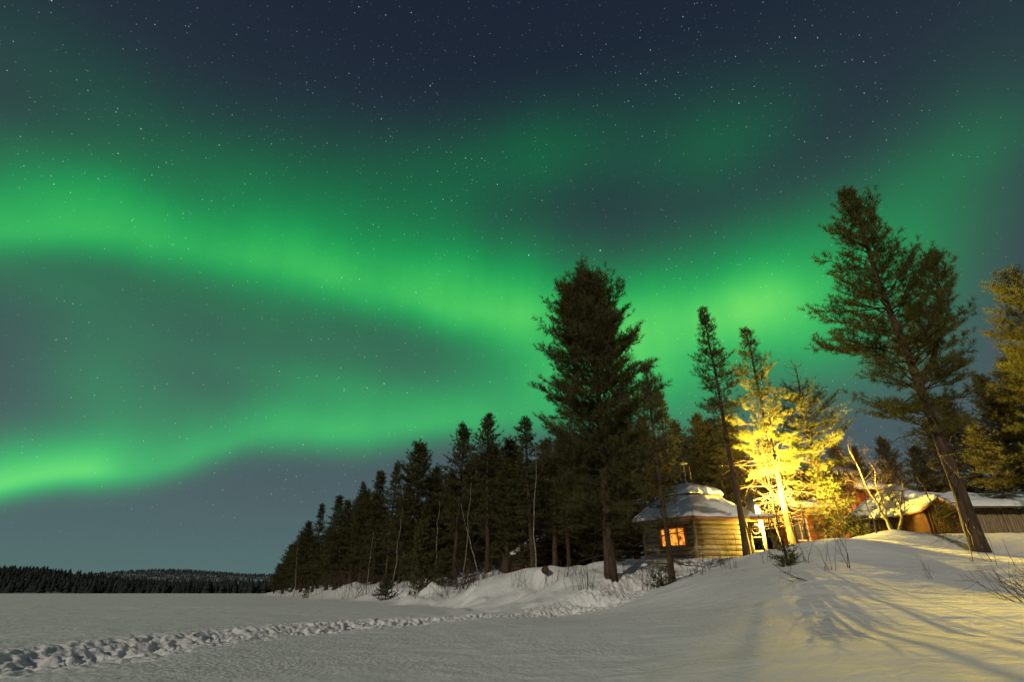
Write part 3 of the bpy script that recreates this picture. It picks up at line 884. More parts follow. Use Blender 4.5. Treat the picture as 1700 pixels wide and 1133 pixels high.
birch('lamp-lit birch with two forked pale trunks beside the red house', 1503, 22, 735, 61, .065, ((2.9, .55, 1.0), (1.0, .5, .8), (.2, 1.0, .58)), lean=(-.2, 0))
birch('thin leaning birch stem crossing the right end of the hut', 1256, 21.6, 690, 62, .04, lean=(-.25, 0), depth=2)
birch('slim lit birch trunk standing left of the glaring pine', 1308, 25.5, 660, 63, .045, depth=2)
birch('bare brownish birch thicket before the sky right of the lit pines', 1445, 34, 690, 64, .05, ((0, .7, 1), (2, .9, .9), (4, 1.0, .85), (5, .5, .7)), bark=TWIG)
birch('crooked white birch bent over in the middle of the shoreline wood', 798, 26.5, 835, 65, .03, lean=(-1.1, 0), depth=2)
birch('pale birch trunk beside the small dark hut', 889, 25, 740, 66, .032, depth=2)
birch('straight white birch trunk right of the broad bushy pine', 722, 32, 830, 67, .034, depth=2)
birch('white birch trunk left of the broad bushy pine', 652, 37, 840, 68, .036, depth=2)
birch('slanting pale birch at the left foot of the wood', 495, 66, 900, 69, .045, lean=(-1, 0), depth=2)
birch('thin birch between two tall pines of the wood', 769, 29, 800, 70, .026, depth=2)
birch('thin grey birch in the gap below the slim round-topped pine', 612, 41, 880, 71, .03, depth=2)
birch('bare birch behind the snowy roof of the low hut', 1560, 30, 720, 72, .05, ((0, .5, 1), (3, .9, .8)), bark=TWIG)
birch('pale birch stem between the low hut and the slab-board shed', 1598, 22, 790, 73, .04, lean=(-.5, 0), depth=2, bark=TWIG)

def shrub(label, px, py, d, h, n, seed, spread=.5, r=.007, name='shrub', mt=TWIG, group=None, lean=(0, 0, 0), depth=2, cat='shrub', base=.12):
    c = spot(px, py, d); z = gz(c.x, c.y)
    g = np.random.default_rng(seed); mb = MB()
    for k in range(n):
        a = g.uniform(0, 6.28); s = g.uniform(0, spread)
        dv = np.array([math.cos(a) * s + lean[0], math.sin(a) * s + lean[1], 1 + lean[2]]); dv /= np.linalg.norm(dv)
        bare(mb, (g.normal(0, base), g.normal(0, base), -.05), dv, h * g.uniform(.6, 1.0), r * g.uniform(.7, 1.2), depth, g, .3, (1, 3), 4, .5)
    o = mb.build(name, mt)
    o.location = (c.x, c.y, z)
    return tag(o, label, cat, group)

shrub('reddish bare brush left of the thin young pine', 1085, 975, 14.3, .85, 22, 81, .45, .006, base=.35)
shrub('bare twigs at the foot of the big pine', 968, 975, 16, .8, 14, 82, .5, base=.2)
shrub('tall bare twigs on the snow in front of the hut wall', 1222, 950, 13.5, 1.0, 5, 83, .25, .007)
shrub('spindly bare bush on the slope below the snow crest', 1385, 962, 10.2, .7, 4, 84, .5, .006, depth=3, base=.05)
shrub('bare bush with upright forked twigs near the snow crest', 1415, 958, 10.4, .8, 3, 85, .35, .007, depth=3, base=.05)
shrub('lone leaning twig beside the trunk of the forked pine', 1650, 942, 11, .75, 3, 86, .25, .010, lean=(-.25, 0, 0))
shrub('drooping dark bare brush at the right edge of the snow', 1745, 1015, 7.0, .62, 40, 87, .7, .006, lean=(-.7, .0, -.2), depth=3, base=.22)
shrub('fallen forked branch lying on the smooth snow', 1365, 994, 8.6, .75, 3, 88, .2, .010, lean=(-2.2, .2, -.9), name='fallen_branch', cat='branch', base=.05)
shrub('single twigs poking out of snow beside the dark little spruce', 1330, 930, 11.5, .6, 3, 89, .3)
shrub('low bare brush right of the small white snow mound', 790, 996, 23, .9, 24, 90, .9, .007, base=.5)
shrub('dense low twigs below the crooked white birch', 812, 978, 24, 1.0, 18, 91, .8, .007, base=.5)
shrub('bare brush on the snowy bank below the broad bushy pine', 735, 985, 27, 1.2, 22, 92, .8, .008, base=.8)
shrub('brush along the bank left of the white birch', 585, 988, 41, 1.6, 30, 93, .8, .011, base=1.2)
shrub('brush in the shade under the slim round-topped pine', 640, 985, 36, 1.4, 22, 94, .8, .010, base=1.0)
shrub('thin twigs on the snow right of the thin young pine', 1150, 962, 13.5, .55, 4, 95, .35, .006)
shrub('bare twigs on the snow crest before the lit pines', 1268, 935, 13, .5, 4, 96, .5, .005)
shrub('upright thin twig at the right on the lit snow patch', 1682, 948, 10.5, .8, 2, 97, .1, .006)
shrub('low twigs left of the big pine trunk', 940, 962, 18, .7, 10, 98, .6, base=.3)
shrub('scrub at the lake-side foot of the wood', 520, 988, 58, 1.6, 26, 99, .8, .013, base=1.5)

for k_, (px_, d_, tp_, lab_) in enumerate([(1276, 18.5, 850, 'thin bare sapling on the lit snow edge just right of the hut porch'), (1291, 17, 852, 'bare sapling left of the glaring trunk, second from the hut porch'),
        (1333, 18, 846, 'bare sapling just right of the glaring pine trunk'), (1309, 16.5, 856, 'short thin sapling in front of the glaring pine trunk'), (1352, 17, 850, 'bare sapling between the glaring pine and the dead-topped pine'), (1472, 18.5, 846, 'crooked bare sapling left beside the forked lit birch')]):
    birch(lab_, px_, d_, tp_, 160 + k_, .026, depth=2, bark=TWIG)

shrub('bare twigs on the left shoulder of the snow crest', 1180, 952, 15, .6, 7, 201, .4, .006, base=.2)
shrub('bare twigs on the bank between the hut and the big pine', 1055, 962, 17.5, .7, 12, 202, .5, .006, base=.35)
shrub('low brush beside the round snow mound under the wood', 905, 972, 20, .7, 14, 203, .6, .006, base=.4)
shrub('dark low brush halfway along the snowy shore', 855, 982, 21.5, .7, 16, 204, .7, .006, base=.5)
shrub('low brush along the shore below the pointed pine', 668, 988, 33, 1.1, 20, 205, .8, .009, base=.9)
shrub('single bent twig in the smooth slope left of the fallen branch', 1300, 968, 9.8, .4, 2, 206, .5, .005)
shrub('two thin twigs in the smooth drift at the right', 1535, 962, 9.2, .4, 2, 207, .5, .005)

rg = random.Random(77)
for k_ in range(16):
    px_ = rg.uniform(540, 850); d_ = float(np.interp(px_, [540, 600, 690, 755, 850], [58, 47, 34, 28, 23])) * rg.uniform(.98, 1.12)
    shrub('dark bare brush tangled in the shade of the wood edge', px_, 985, d_, rg.uniform(.022, .04) * d_ + .3, 22, 300 + k_, .9, .0003 * d_, base=.02 * d_, group='bare brush along the wood edge')
c = spot(905, 962, 20.5); zc = gz(c.x, c.y)
lg = MB(); lg.tube([(0, -.25, .16), (0, .6, .16)], [.13, .12], 14)
lo = lg.build('log_end', BARK, None, False); lo.location = (c.x, c.y, zc)
tag(lo, 'dark round log end sticking out of the snow left of the big pine', 'log')

# small young spruces
def sapling(label, px, py, d, h, seed, w=.3):
    c = spot(px, py, d); z = gz(c.x, c.y)
    tm, cm = conifer_meshes(seed, h, .02 + h * .006, [(.05, w * h), (.3, w * h), (.6, w * h * .65), (.85, w * h * .3), (1, .03)], gap=.13 * max(1, h / 1.5), per=5, ang=(0, 45), tuft=.13 * max(1, h / 1.2), nb=12, bw=.13, twig_gap=.12 * max(1, h / 1.2), dead=0, twigtubes=False)
    return plant_tree('young_spruce', tm, cm, (c.x, c.y, z - .04), 0, 1.0, label, 'tree', None, BARK, NEEDLE_D)
sapling('dark little spruce on the snow slope below the lit pines', 1308, 938, 11.5, .62, 101, .24)
sapling('young spruce in front of the shoreline wood below the tall pines', 697, 975, 30, 3.4, 102, .22)
sapling('low bushy young spruce at the wood edge on the snow', 640, 990, 34, 1.3, 103, .5)
sapling('tiny dark spruce on the snow by the lake-side tip', 508, 992, 52, 1.0, 104, .3)
sapling('low dark evergreen sprig at the foot of the thin young pine', 1100, 975, 13.6, .3, 105, .8)
sapling('small dark evergreen right of the young spruce at the wood edge', 735, 975, 29, 1.6, 106, .4)
sapling('yellow-lit young pine low between the lit pines and the forked birch', 1404, 900, 24.3, 3.3, 107, .34)
sapling('small lit evergreen in front of the low hut door', 1583, 893, 21, 1.2, 108, .4)

# ------------------------------------------------------------------ snow lying on roofs
def snow_cap(polyfn, zfn, thick, nr=14, na=72, seed=0, r_in=0.0, lip=.16):
    """closed blanket of snow: polyfn(a) = edge radius, zfn(u) = roof height (u 0 centre..1 edge)"""
    a = np.arange(na) / na * 2 * np.pi
    u = np.linspace(r_in, 1, nr)
    e = polyfn(a)
    uu, aa = np.meshgrid(u, a, indexing='ij')
    rr = uu * (e[None] + lip * vnoise(a * 7 / 1.0, a * 0 + seed, seed)[None] * uu ** 4)
    x = rr * np.cos(aa); y = rr * np.sin(aa)
    edge = np.sqrt(np.clip(1 - (np.clip((uu - .86) / .14, 0, 1)) ** 2, 0, 1))
    n = .10 * vnoise(x / .5, y / .5, seed + 1) + .07 * vnoise(x / .2, y / .2, seed + 2) + .14 * vnoise(x / 1.1, y / 1.1, seed + 3)
    zb = zfn(uu)
    zt = zb + (thick + n * thick * 4.6) * (.12 + .88 * edge)
    top = np.stack([x, y, zt], -1).reshape(-1, 3); bot = np.stack([x, y, zb - .0], -1).reshape(-1, 3)
    i = np.arange(nr - 1)[:, None] * na; j = np.arange(na)[None]; j2 = (j + 1) % na
    q = np.stack([i + j, i + na + j, i + na + j2, i + j2], -1).reshape(-1, 4)
    m = nr * na
    b = (nr - 1) * na; jj = np.arange(na); jn = (jj + 1) % na
    rim = np.stack([b + jj, m + b + jj, m + b + jn, b + jn], -1)
    inn = np.stack([jj, jn, m + jn, m + jj], -1)
    mb = MB(); mb.add(np.vstack([top, bot]), np.vstack([q, q[:, ::-1] + m, rim, inn]))
    return mb

def ngon_edge(R0, n, a0):
    def f(a):
        k = 2 * np.pi / n
        t = (a - a0) % k - k / 2
        return R0 * math.cos(k / 2) / np.cos(t)
    return f

# ------------------------------------------------------------------ the hexagonal log hut
LAMP_COL = (1.0, .69, .09)
def log_hut():
    RW = 2.30
    fc = spot(1158, 926, 22.5)
    vd = Vector((fc.x, fc.y, 0)).normalized()
    C = Vector((fc.x, fc.y, 0)) + vd * RW
    a_front = math.atan2(-vd.y, -vd.x)            # angle of the corner that faces the camera
    zg = gz(fc.x, fc.y)
    z0, ze = 1.45, 3.28
    root = empty('log_hut', (C.x, C.y, 0))
    tag(root, 'hexagonal log hut with snowy two-tier roof and a glowing window', 'hut')
    def corner(k, r): 
        a = a_front + k * math.pi / 3
        return np.array([math.cos(a) * r, math.sin(a) * r, 0])
    nl = 9; lh = (ze - z0) / nl
    win_face = None
    for k in range(6):
        p, q = corner(k, RW), corner(k + 1, RW)
        lit = k == 0
        mb = MB()
        nrm = (p + q) / 2; nrm = nrm / np.linalg.norm(nrm)
        dv = (q - p) / np.linalg.norm(q - p); ln = np.linalg.norm(q - p)
        isw = k == 5                               # the face left of the front corner carries the window
        for i in range(nl):
            z = z0 + (i + .5) * lh
            segs = [(0, ln)]
            if isw and 1.98 + .35 < z < 2.98 and z > 2.2:
                segs = [(0, WIN0), (WIN1, ln)]
            for s0, s1 in segs:
                a = p + dv * s0; b = p + dv * s1
                a = a + [0, 0, z]; b = b + [0, 0, z]
                pts = np.linspace(a, b, 7)
                mb.tube(pts, lh * .51, 14)
        mb.build('log_wall', LOG, root, True)
        # corner board
        cb = MB(); c = corner(k, RW + .10)
        cb.box((c[0], c[1], (z0 + ze) / 2), (.16, .16, ze - z0), rz=a_front + k * math.pi / 3)
        cb.build('corner_post', LOG, root)
    # window
    p, q = corner(5, RW), corner(6, RW)
    dv = (q - p) / np.linalg.norm(q - p); nrm = (p + q) / 2; nrm /= np.linalg.norm(nrm)
    ang = math.atan2(dv[1], dv[0])
    wc = p + dv * (WIN0 + WIN1) / 2; ww = WIN1 - WIN0; wz0, wz1 = 2.22, 2.98
    fr = MB()
    zc, hh = (wz0 + wz1) / 2, wz1 - wz0
    out = nrm * .16
    for s in (-1, 1):
        c = wc + dv * s * (ww / 2) + out
        fr.box((c[0], c[1], zc), (.09, .16, hh + .1), rz=ang)
    for z in (wz0, wz1):
        c = wc + out
        fr.box((c[0], c[1], z), (ww - .09, .15, .09), rz=ang)
    for s in (-.17, .17):
        c = wc + dv * s * ww + nrm * .13
        fr.box((c[0], c[1], zc), (.035, .05, hh - .09), rz=ang)
    win = fr.build('window', FASCIA, root)
    for k in range(3):
        pm = MB()
        c = wc + dv * (k - 1) * ww / 3 + nrm * .10
        pm.box((c[0], c[1], zc), (ww / 3 - .045 if k != 1 else ww / 3 - .03, .012, hh - .1), rz=ang)
        pm.build('pane', GLOW, win)
    # lattice curtain hooks inside the pane: a small star ornament
    orn = MB()
    for t in range(4):
        a = t * math.pi / 4 + .2
        c = wc + dv * .26 * ww + nrm * .125
        d1 = dv * math.cos(a) * .14; 
        orn.beam(Vector((c[0], c[1], zc - .05)) - Vector((d1[0], d1[1], math.sin(a) * .14)), Vector((c[0], c[1], zc - .05)) + Vector((d1[0], d1[1], math.sin(a) * .14)), .012, .012)
    orn.build('ornament', DARKROOF, win)
    # roof tiers
    RE, RL = 2.92, 1.50
    zl = 4.22
    rf = MB()
    def ring(r, z): return [corner(k, r) + [0, 0, z] for k in range(6)]
    def frustum(mb, r1, z1, r2, z2, th=.08):
        a, b = np.array(ring(r1, z1)), np.array(ring(r2, z2)); o = np.array([0, 0, th])
        v = np.vstack([a, b, a - o, b - o]); i = np.arange(6); j = (i + 1) % 6
        mb.add(v, np.vstack([np.stack([i, j, j + 6, i + 6], -1), np.stack([i + 12, i + 18, j + 18, j + 12], -1), np.stack([i, i + 12, j + 12, j], -1), np.stack([i + 6, j + 6, j + 18, i + 18], -1)]))
    frustum(rf, RE, ze + .02, RL, zl)
    roof = rf.build('roof', DARKROOF, root)
    lv = MB(); frustum(lv, RL - .12, zl, RL - .12, zl + .3, .3)
    lv.build('louvre_ring', DARKROOF, root)
    r2 = MB(); frustum(r2, RL + .16, zl + .2, .22, 5.0)
    r2.build('upper_roof', DARKROOF, root)
    for k in range(6):
        fb = MB()
        a = Vector(corner(k, RE + .02)) + Vector((0, 0, ze - .05)); b = Vector(corner(k + 1, RE + .02)) + Vector((0, 0, ze - .05))
        fb.beam(a, b, .035, .15)
        fb.build('fascia_board', FASCIA, root)
    e1 = ngon_edge(RE + .05, 6, a_front)
    s1 = snow_cap(e1, lambda u: ze + .03 + (zl - ze) * (1 - u) / (1 - RL / RE), .17, nr=22, na=150, seed=3, r_in=RL / RE * .97)
    s1.build('roof_snow', ROOFSNOW, root, True)
    e2 = ngon_edge(RL + .20, 6, a_front)
    s2 = snow_cap(e2, lambda u: zl + .21 + (5.02 - zl - .2) * (1 - u ** 1.25), .17, nr=16, na=110, seed=9, r_in=.10)
    s2.build('roof_snow', ROOFSNOW, root, True)
    ch = MB()
    cx, cy = -.12, -.1
    ch.tube([(cx, cy, 4.9), (cx, cy, 5.95)], .085, 14)
    chim = ch.build('chimney', METAL, root, True)
    cc = MB()
    cc.tube([(cx, cy, 6.02), (cx, cy, 6.05), (cx, cy, 6.10)], [.26, .26, .05], 14)
    for s in range(3):
        a = s * 2.09; cc.tube([(cx + .08 * math.cos(a), cy + .08 * math.sin(a), 5.93), (cx + .08 * math.cos(a), cy + .08 * math.sin(a), 6.03)], .01, 5)
    cc.build('chimney_cap', METAL, chim, True)
    sp = MB(); sp.tube([(cx + .30, cy, 5.1), (cx + .30, cy, 5.98)], .035, 8); sp.build('vent_pipe', METAL, root)
    # porch at the right corner: posts, rails and a carved panel
    pr = corner(1, 1.0); pr /= np.linalg.norm(pr)
    side = np.array([-pr[1], pr[0], 0])
    def W_(px, py, d): 
        v = spot(px, py, d); return np.array([v.x - C.x, v.y - C.y, v.z])
    t1, b1 = W_(1262, 861, 23.4), W_(1273, 918, 23.4)
    po = MB()
    po.beam(Vector((b1[0], b1[1], b1[2] - .5)), Vector((b1[0], b1[1], t1[2])), .13, .13)
    po.build('porch_post', LOG, root)
    q1 = W_(1247, 863, 23.8); qb = W_(1252, 915, 23.8)
    po = MB(); po.beam(Vector((qb[0], qb[1], qb[2] - .5)), Vector((qb[0], qb[1], q1[2])), .055, .055)
    po.build('porch_post', LOG, root)
    pn = MB()
    A_, B_ = np.array([qb[0], qb[1], 0]), np.array([b1[0], b1[1], 0])
    for z in (b1[2] + .06, b1[2] + .62, t1[2] - .03):
        pn.beam(Vector((A_[0], A_[1], z)), Vector((B_[0], B_[1], z)), .035, .04)
    for zc_, rr_ in ((b1[2] + .95, .19),):
        m_ = (A_ + B_) / 2; dd = (B_ - A_) / np.linalg.norm(B_ - A_)
        ts = np.linspace(0, 2 * np.pi, 25)
        pts = np.stack([m_[0] + dd[0] * np.cos(ts) * rr_, m_[1] + dd[1] * np.cos(ts) * rr_, zc_ + np.sin(ts) * rr_], -1)
        pn.tube(pts, .022, 6, False)
    pn.build('carved_panel', LOG, root, True)
    rdoor = MB()
    c1_, c2_ = corner(1, RW + .03), corner(2, RW + .03)
    m_ = (c1_ + c2_) / 2
    rdoor.box((m_[0], m_[1], 2.5), (.9, .10, 1.7), rz=math.atan2((c2_ - c1_)[1], (c2_ - c1_)[0]))
    rdoor.build('door', BOARD, root)
    # lamp on a bracket at the roof corner
    lp = W_(1255, 849, 23.0)
    br = MB()
    e = corner(1, RE - .1) + np.array([0, 0, ze + .02])
    br.tube([e, (e + lp) / 2 + [0, 0, .2], lp + [0, 0, .26]], .02, 6)
    br.tube([lp + [0, 0, .20], lp + [0, 0, .32]], [.14, .05], 14)
    # dark dish added behind the bulb to widen its glare
    back = Vector((-.45, .89, 0)).normalized()
    br.tube([lp + np.array(back) * .19, lp + np.array(back) * .22, lp + np.array(back) * .25], [.15, .12, .04], 16)
    cz = CAM_Z + .1322 * 21.4
    cn = np.array([[9.45, 21.4], [10.5, 21.4], [10.5, 22.1], [9.8, 22.1]]) - [C.x, C.y]
    cpm = MB(); cpm.prism([(a_, b_, cz - .16) for a_, b_ in cn], (0, 0, .06)); cpm.build('porch_or_baffle_roof', FASCIA, root)  # canopy and its snow added to keep lamp light off the slope
    cs = MB(); cs.prism([(a_, b_, cz - .095) for a_, b_ in cn * 1.0], (0, 0, .10)); cs.build('porch_or_baffle_snow', ROOFSNOW, root)
    # curved shade added on the hut side to block the lamp's light
    for p0_, p1_, n9, ztop in ((-76, -24, 9, .50), (-172, -76.5, 15, .10)):
        ph = np.radians(np.linspace(p0_, p1_, n9))
        dirs = np.stack([np.sin(ph), -np.cos(ph), ph * 0], -1)
        v = np.concatenate([lp + dirs * rr_ + [0, 0, zz_] for rr_ in (.42, .43) for zz_ in (-.30, ztop)])
        i = np.arange(n9 - 1)
        Q = lambda a, b: np.stack([a * n9 + i, a * n9 + i + 1, b * n9 + i + 1, b * n9 + i], -1)
        br.add(v, np.vstack([Q(0, 1), Q(3, 2), Q(2, 0), Q(1, 3), [[0, n9, 3 * n9, 2 * n9], [n9 - 1, 3 * n9 - 1, 4 * n9 - 1, 2 * n9 - 1]]]))
    lamp = br.build('outdoor_lamp', METAL, root)
    bl = MB()
    th = np.linspace(0, math.pi, 11); rb = .16
    bl.tube(np.stack([np.full(11, lp[0]), np.full(11, lp[1]), lp[2] - np.cos(th) * rb], -1), np.sin(th) * rb + .001, 16)
    bl.build('bulb', mat_emit('lamp_glow', LAMP_COL, 6400.0), lamp, True)
    # its two flood heads: one up into the neighbouring pines, one down over the snow, then an added wall fill
    for watts, off, aim, size, blend in ((58000.0, (.16, .06, .08), (.62, .24, .74), 116, 1.0), (64000.0, (.07, -.18, -.02), (-.20, -.965, -.17), 31, .8), (340.0, (-.02, -.42, -.72), (-.96, .12, -.28), 130, .8)):  # last spot has no fixture, added to brighten the log wall
        fd = bpy.data.lights.new('flood_or_fill', 'SPOT')
        fd.energy = watts; fd.color = LAMP_COL; fd.spot_size = R(size); fd.spot_blend = blend; fd.shadow_soft_size = .025
        fo = bpy.data.objects.new('flood_or_fill', fd); COL.objects.link(fo)
        fo.parent = lamp; fo.location = lp + np.array(off)
        fo.rotation_euler = Vector(aim).to_track_quat('-Z', 'Y').to_euler()

WIN0, WIN1 = .78, 2.02
def glow_mat():
    m, n, out = mat_new('window_glow')
    t = n.nodes.new('ShaderNodeTexCoord')
    nz = n.nodes.new('ShaderNodeTexNoise'); nz.inputs['Scale'].default_value = 6.5; nz.inputs['Detail'].default_value = 3
    n.links.new(t.outputs['Object'], nz.inputs['Vector'])
    r = n.nodes.new('ShaderNodeValToRGB')
    r.color_ramp.elements[0].position, r.color_ramp.elements[1].position = .32, .66
    r.color_ramp.elements[0].color = (.42, .055, .006, 1); r.color_ramp.elements[1].color = (1.0, .46, .05, 1)
    n.links.new(nz.outputs[0], r.inputs[0])
    e = n.nodes.new('ShaderNodeEmission'); e.inputs[1].default_value = 1.3
    n.links.new(r.outputs[0], e.inputs[0]); n.links.new(e.outputs[0], out.inputs[0])
    return m
GLOW = glow_mat()
log_hut()

# ------------------------------------------------------------------ the small dark hut in the wood
def gable_hut(name, label, cat, loc, rz, w, dpt, hw, rise, wall_mat, over=.35, snow=.16, door=None, seed=0, logs=True):
    """gable end faces -y; w wide, dpt deep, hw wall height"""
    root = empty(name, loc, rz); tag(root, label, cat)
    f = MB()
    if logs:
        lh = .17; k = int(hw / lh)
        for i in range(-2, k + int(rise / lh)):
            z = (i + .5) * lh
            half = w / 2 if z < hw else w / 2 * max(0, 1 - (z - hw) / rise)
            if half < .1: continue
            for yy in (-dpt / 2, dpt / 2):
                f.tube(np.linspace((-half - .1, yy, z), (half + .1, yy, z), 5), lh * .55, 10)
            if z < hw:
                for xx in (-w / 2, w / 2):
                    f.tube(np.linspace((xx, -dpt / 2 - .1, z + lh / 2), (xx, dpt / 2 + .1, z + lh / 2), 5), lh * .55, 10)
    else:
        f.prism([(-w / 2, -dpt / 2, -.3), (w / 2, -dpt / 2, -.3), (w / 2, -dpt / 2, hw), (0, -dpt / 2, hw + rise), (-w / 2, -dpt / 2, hw)], (0, dpt, 0))
        nb = int(w / .14)
        for i in range(nb):
            x = -w / 2 + (i + .5) * w / nb
            top = hw + rise * (1 - abs(x) / (w / 2)) - .04
            f.box((x, -dpt / 2 - .012, (top - .3) / 2), (w / nb - .012, .024, top + .3))
    f.build('wall', wall_mat, root, logs)
    rf = MB(); sn = MB()
    ln = math.hypot(w / 2, rise); k = (w / 2 + over) / (w / 2)
    for s in (-1, 1):
        a = np.array([0, 0, hw + rise + .05]); b = np.array([s * w / 2 * k, 0, hw + rise - rise * k + .05])
        y0, y1 = -dpt / 2 - over, dpt / 2 + over
        rf.prism([a + [0, y0, 0], b + [0, y0, 0], b + [0, y1, 0], a + [0, y1, 0]], (0, 0, .06))
    roof = rf.build('roof', BOARD if not logs else DARKROOF, root)
    nx, ny = 44, 26
    u = np.linspace(-1, 1, nx); v = np.linspace(-1, 1, ny); uu, vv = np.meshgrid(u, v)
    x = uu * (w / 2 * k + .05); y = vv * (dpt / 2 + over + .05)
    zb = hw + rise + .115 - rise * k * np.abs(uu)
    ed = np.sqrt(np.clip(1 - np.clip((np.maximum(np.abs(uu), np.abs(vv)) - .85) / .15, 0, 1) ** 2, 0, 1))
    zt = zb + (snow + .8 * snow * (vnoise(x / .6, y / .6, seed) + .6 * vnoise(x / .25, y / .25, seed + 1))) * (.1 + .9 * ed) - .05 * np.exp(-(uu / .1) ** 2)
    tp = np.stack([x, y, zt], -1).reshape(-1, 3); bt = np.stack([x, y, zb], -1).reshape(-1, 3)
    i = np.arange(ny - 1)[:, None] * nx; j = np.arange(nx - 1)[None]
    q = np.stack([i + j, i + j + 1, i + nx + j + 1, i + nx + j], -1).reshape(-1, 4)
    b = np.concatenate([np.arange(nx), np.arange(1, ny) * nx + nx - 1, (ny - 1) * nx + np.arange(nx - 2, -1, -1), np.arange(ny - 2, 0, -1) * nx])
    bn = np.roll(b, -1); m = nx * ny
    sn.add(np.vstack([tp, bt]), np.vstack([q, q[:, ::-1] + m, np.stack([b, b + m, bn + m, bn], -1)]))
    sn.build('roof_snow', ROOFSNOW, root, True)
    bb = MB()
    for s in (-1, 1):
        bb.beam(Vector((0, -dpt / 2 - over - .02, hw + rise + .04)), Vector((s * w / 2 * k, -dpt / 2 - over - .02, hw + rise - rise * k + .04)), .03, .14)
    bb.build('barge_board', FASCIA, root)
    if door:
        dx, dw, dh, dm = door
        d = MB(); d.box((dx, -dpt / 2 - .10, dh / 2), (dw, .05, dh)); dd = d.build('door', dm, root)
        h = MB(); h.box((dx + dw * .38, -dpt / 2 - .15, dh * .5), (.03, .05, .14)); h.build('handle', METAL, dd)
    return root

for px, d, top, kind in [(842, 28, 760, 'loose'), (866, 27.5, 790, 'dense'), (922, 26, 760, 'loose'), (945, 24.5, 770, 'slim')]:
    wood(kind, px, d, top, 'dark pine standing before or beside the small dark hut', 'pines around the small dark hut', 1.1)
c = spot(896, 945, 31.0)
gable_hut('small_hut', 'small dark log hut with a snowy roof half hidden in the wood', 'hut', (c.x, 32.5, gz(c.x, 32.5) - .35), R(14), 2.7, 3.2, 1.3, .8, LOGDARK, .4, .14, (.25, .7, 1.15, LOGDARK), 51)

# ------------------------------------------------------------------ low round hut with brown gabled porch
def low_hut():
    c = spot(1530, 880, 25.5)
    z0 = gz(c.x, 25.5)
    root = empty('low_hut', (c.x, 26.5, z0)); tag(root, 'low hut under a wide cone of snow with a brown gabled doorway', 'hut')
    RW, ze, zt = 2.3, .95, 2.6
    mb = MB()
    for k in range(84):
        a = k / 84 * 2 * math.pi
        mb.tube([(RW * math.cos(a), RW * math.sin(a), -.3), (RW * math.cos(a), RW * math.sin(a), ze + .1)], .095, 7)
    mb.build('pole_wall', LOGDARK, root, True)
    e = ngon_edge(RW + .55, 8, .2)
    rf = MB(); a = np.arange(8) / 8 * 2 * np.pi + .2
    ring = np.stack([np.cos(a) * (RW + .5), np.sin(a) * (RW + .5), np.full(8, ze)], -1)
    v = np.vstack([ring, [[0, 0, zt]], ring - [0, 0, .08]])
    i = np.arange(8); j = (i + 1) % 8
    rf.add(v, np.stack([i, i + 9, j + 9, j], -1), np.stack([i, j, np.full(8, 8)], -1))
    rf.build('roof', DARKROOF, root)
    sc = snow_cap(e, lambda u: ze + .02 + (zt - ze) * (1 - u), .2, 20, 110, 31, .03)
    sc.build('roof_snow', ROOFSNOW, root, True)
    return root, c, z0
low_root, lc, lz = low_hut()
def porch():
    # gabled porch of the low hut
    w, d, hw, rise = 1.35, 1.5, 1.05, .38
    px, py = -.85, -2.7
    m = MB()
    m.prism([(px - w / 2, py - d / 2, -.4), (px + w / 2, py - d / 2, -.4), (px + w / 2, py - d / 2, hw), (px, py - d / 2, hw + rise), (px - w / 2, py - d / 2, hw)], (0, d, 0))
    for i in range(9):
        x = px - w / 2 + (i + .5) * w / 9; tp = hw + rise * (1 - abs(x - px) / (w / 2)) - .04
        m.box((x, py - d / 2 - .012, (tp - .4) / 2), (w / 9 - .012, .024, tp + .4))
    pw = m.build('porch_wall', BOARD, low_root)
    dm = MB(); dm.box((px + .18, py - d / 2 - .05, .5), (.68, .04, 1.12)); dd = dm.build('door', REDBOARD, pw)
    r = MB(); k = 1.45
    for s in (-1, 1):
        a = np.array([px, 0, hw + rise + .04]); b = np.array([px + s * w / 2 * k, 0, hw + rise - rise * k + .04])
        r.prism([a + [0, py - d / 2 - .25, 0], b + [0, py - d / 2 - .25, 0], b + [0, py + d / 2, 0], a + [0, py + d / 2, 0]], (0, 0, .07))
    r.build('porch_or_baffle_roof', FASCIA, low_root)
    nx, ny = 24, 14
    u = np.linspace(-1, 1, nx); v = np.linspace(0, 1, ny); uu, vv = np.meshgrid(u, v)
    x = px + uu * w / 2 * k; y = py - d / 2 - .22 + vv * (d + .25)
    zb = hw + rise + .115 - rise * k * np.abs(uu)
    ed = np.sqrt(np.clip(1 - np.clip((np.maximum(np.abs(uu), np.abs(2 * vv - 1)) - .8) / .2, 0, 1) ** 2, 0, 1))
    zt = zb + (.2 + .1 * vnoise(x / .4, y / .4, 5)) * (.1 + .9 * ed)
    tp = np.stack([x, y, zt], -1).reshape(-1, 3); bt = np.stack([x, y, zb], -1).reshape(-1, 3)
    i = np.arange(ny - 1)[:, None] * nx; j = np.arange(nx - 1)[None]
    q = np.stack([i + j, i + j + 1, i + nx + j + 1, i + nx + j], -1).reshape(-1, 4)
    b = np.concatenate([np.arange(nx), np.arange(1, ny) * nx + nx - 1, (ny - 1) * nx + np.arange(nx - 2, -1, -1), np.arange(ny - 2, 0, -1) * nx])
    bn = np.roll(b, -1); mm = nx * ny
    s_ = MB(); s_.add(np.vstack([tp, bt]), np.vstack([q, q[:, ::-1] + mm, np.stack([b, b + mm, bn + mm, bn], -1)]))
    s_.build('porch_or_baffle_snow', ROOFSNOW, low_root, True)
porch()

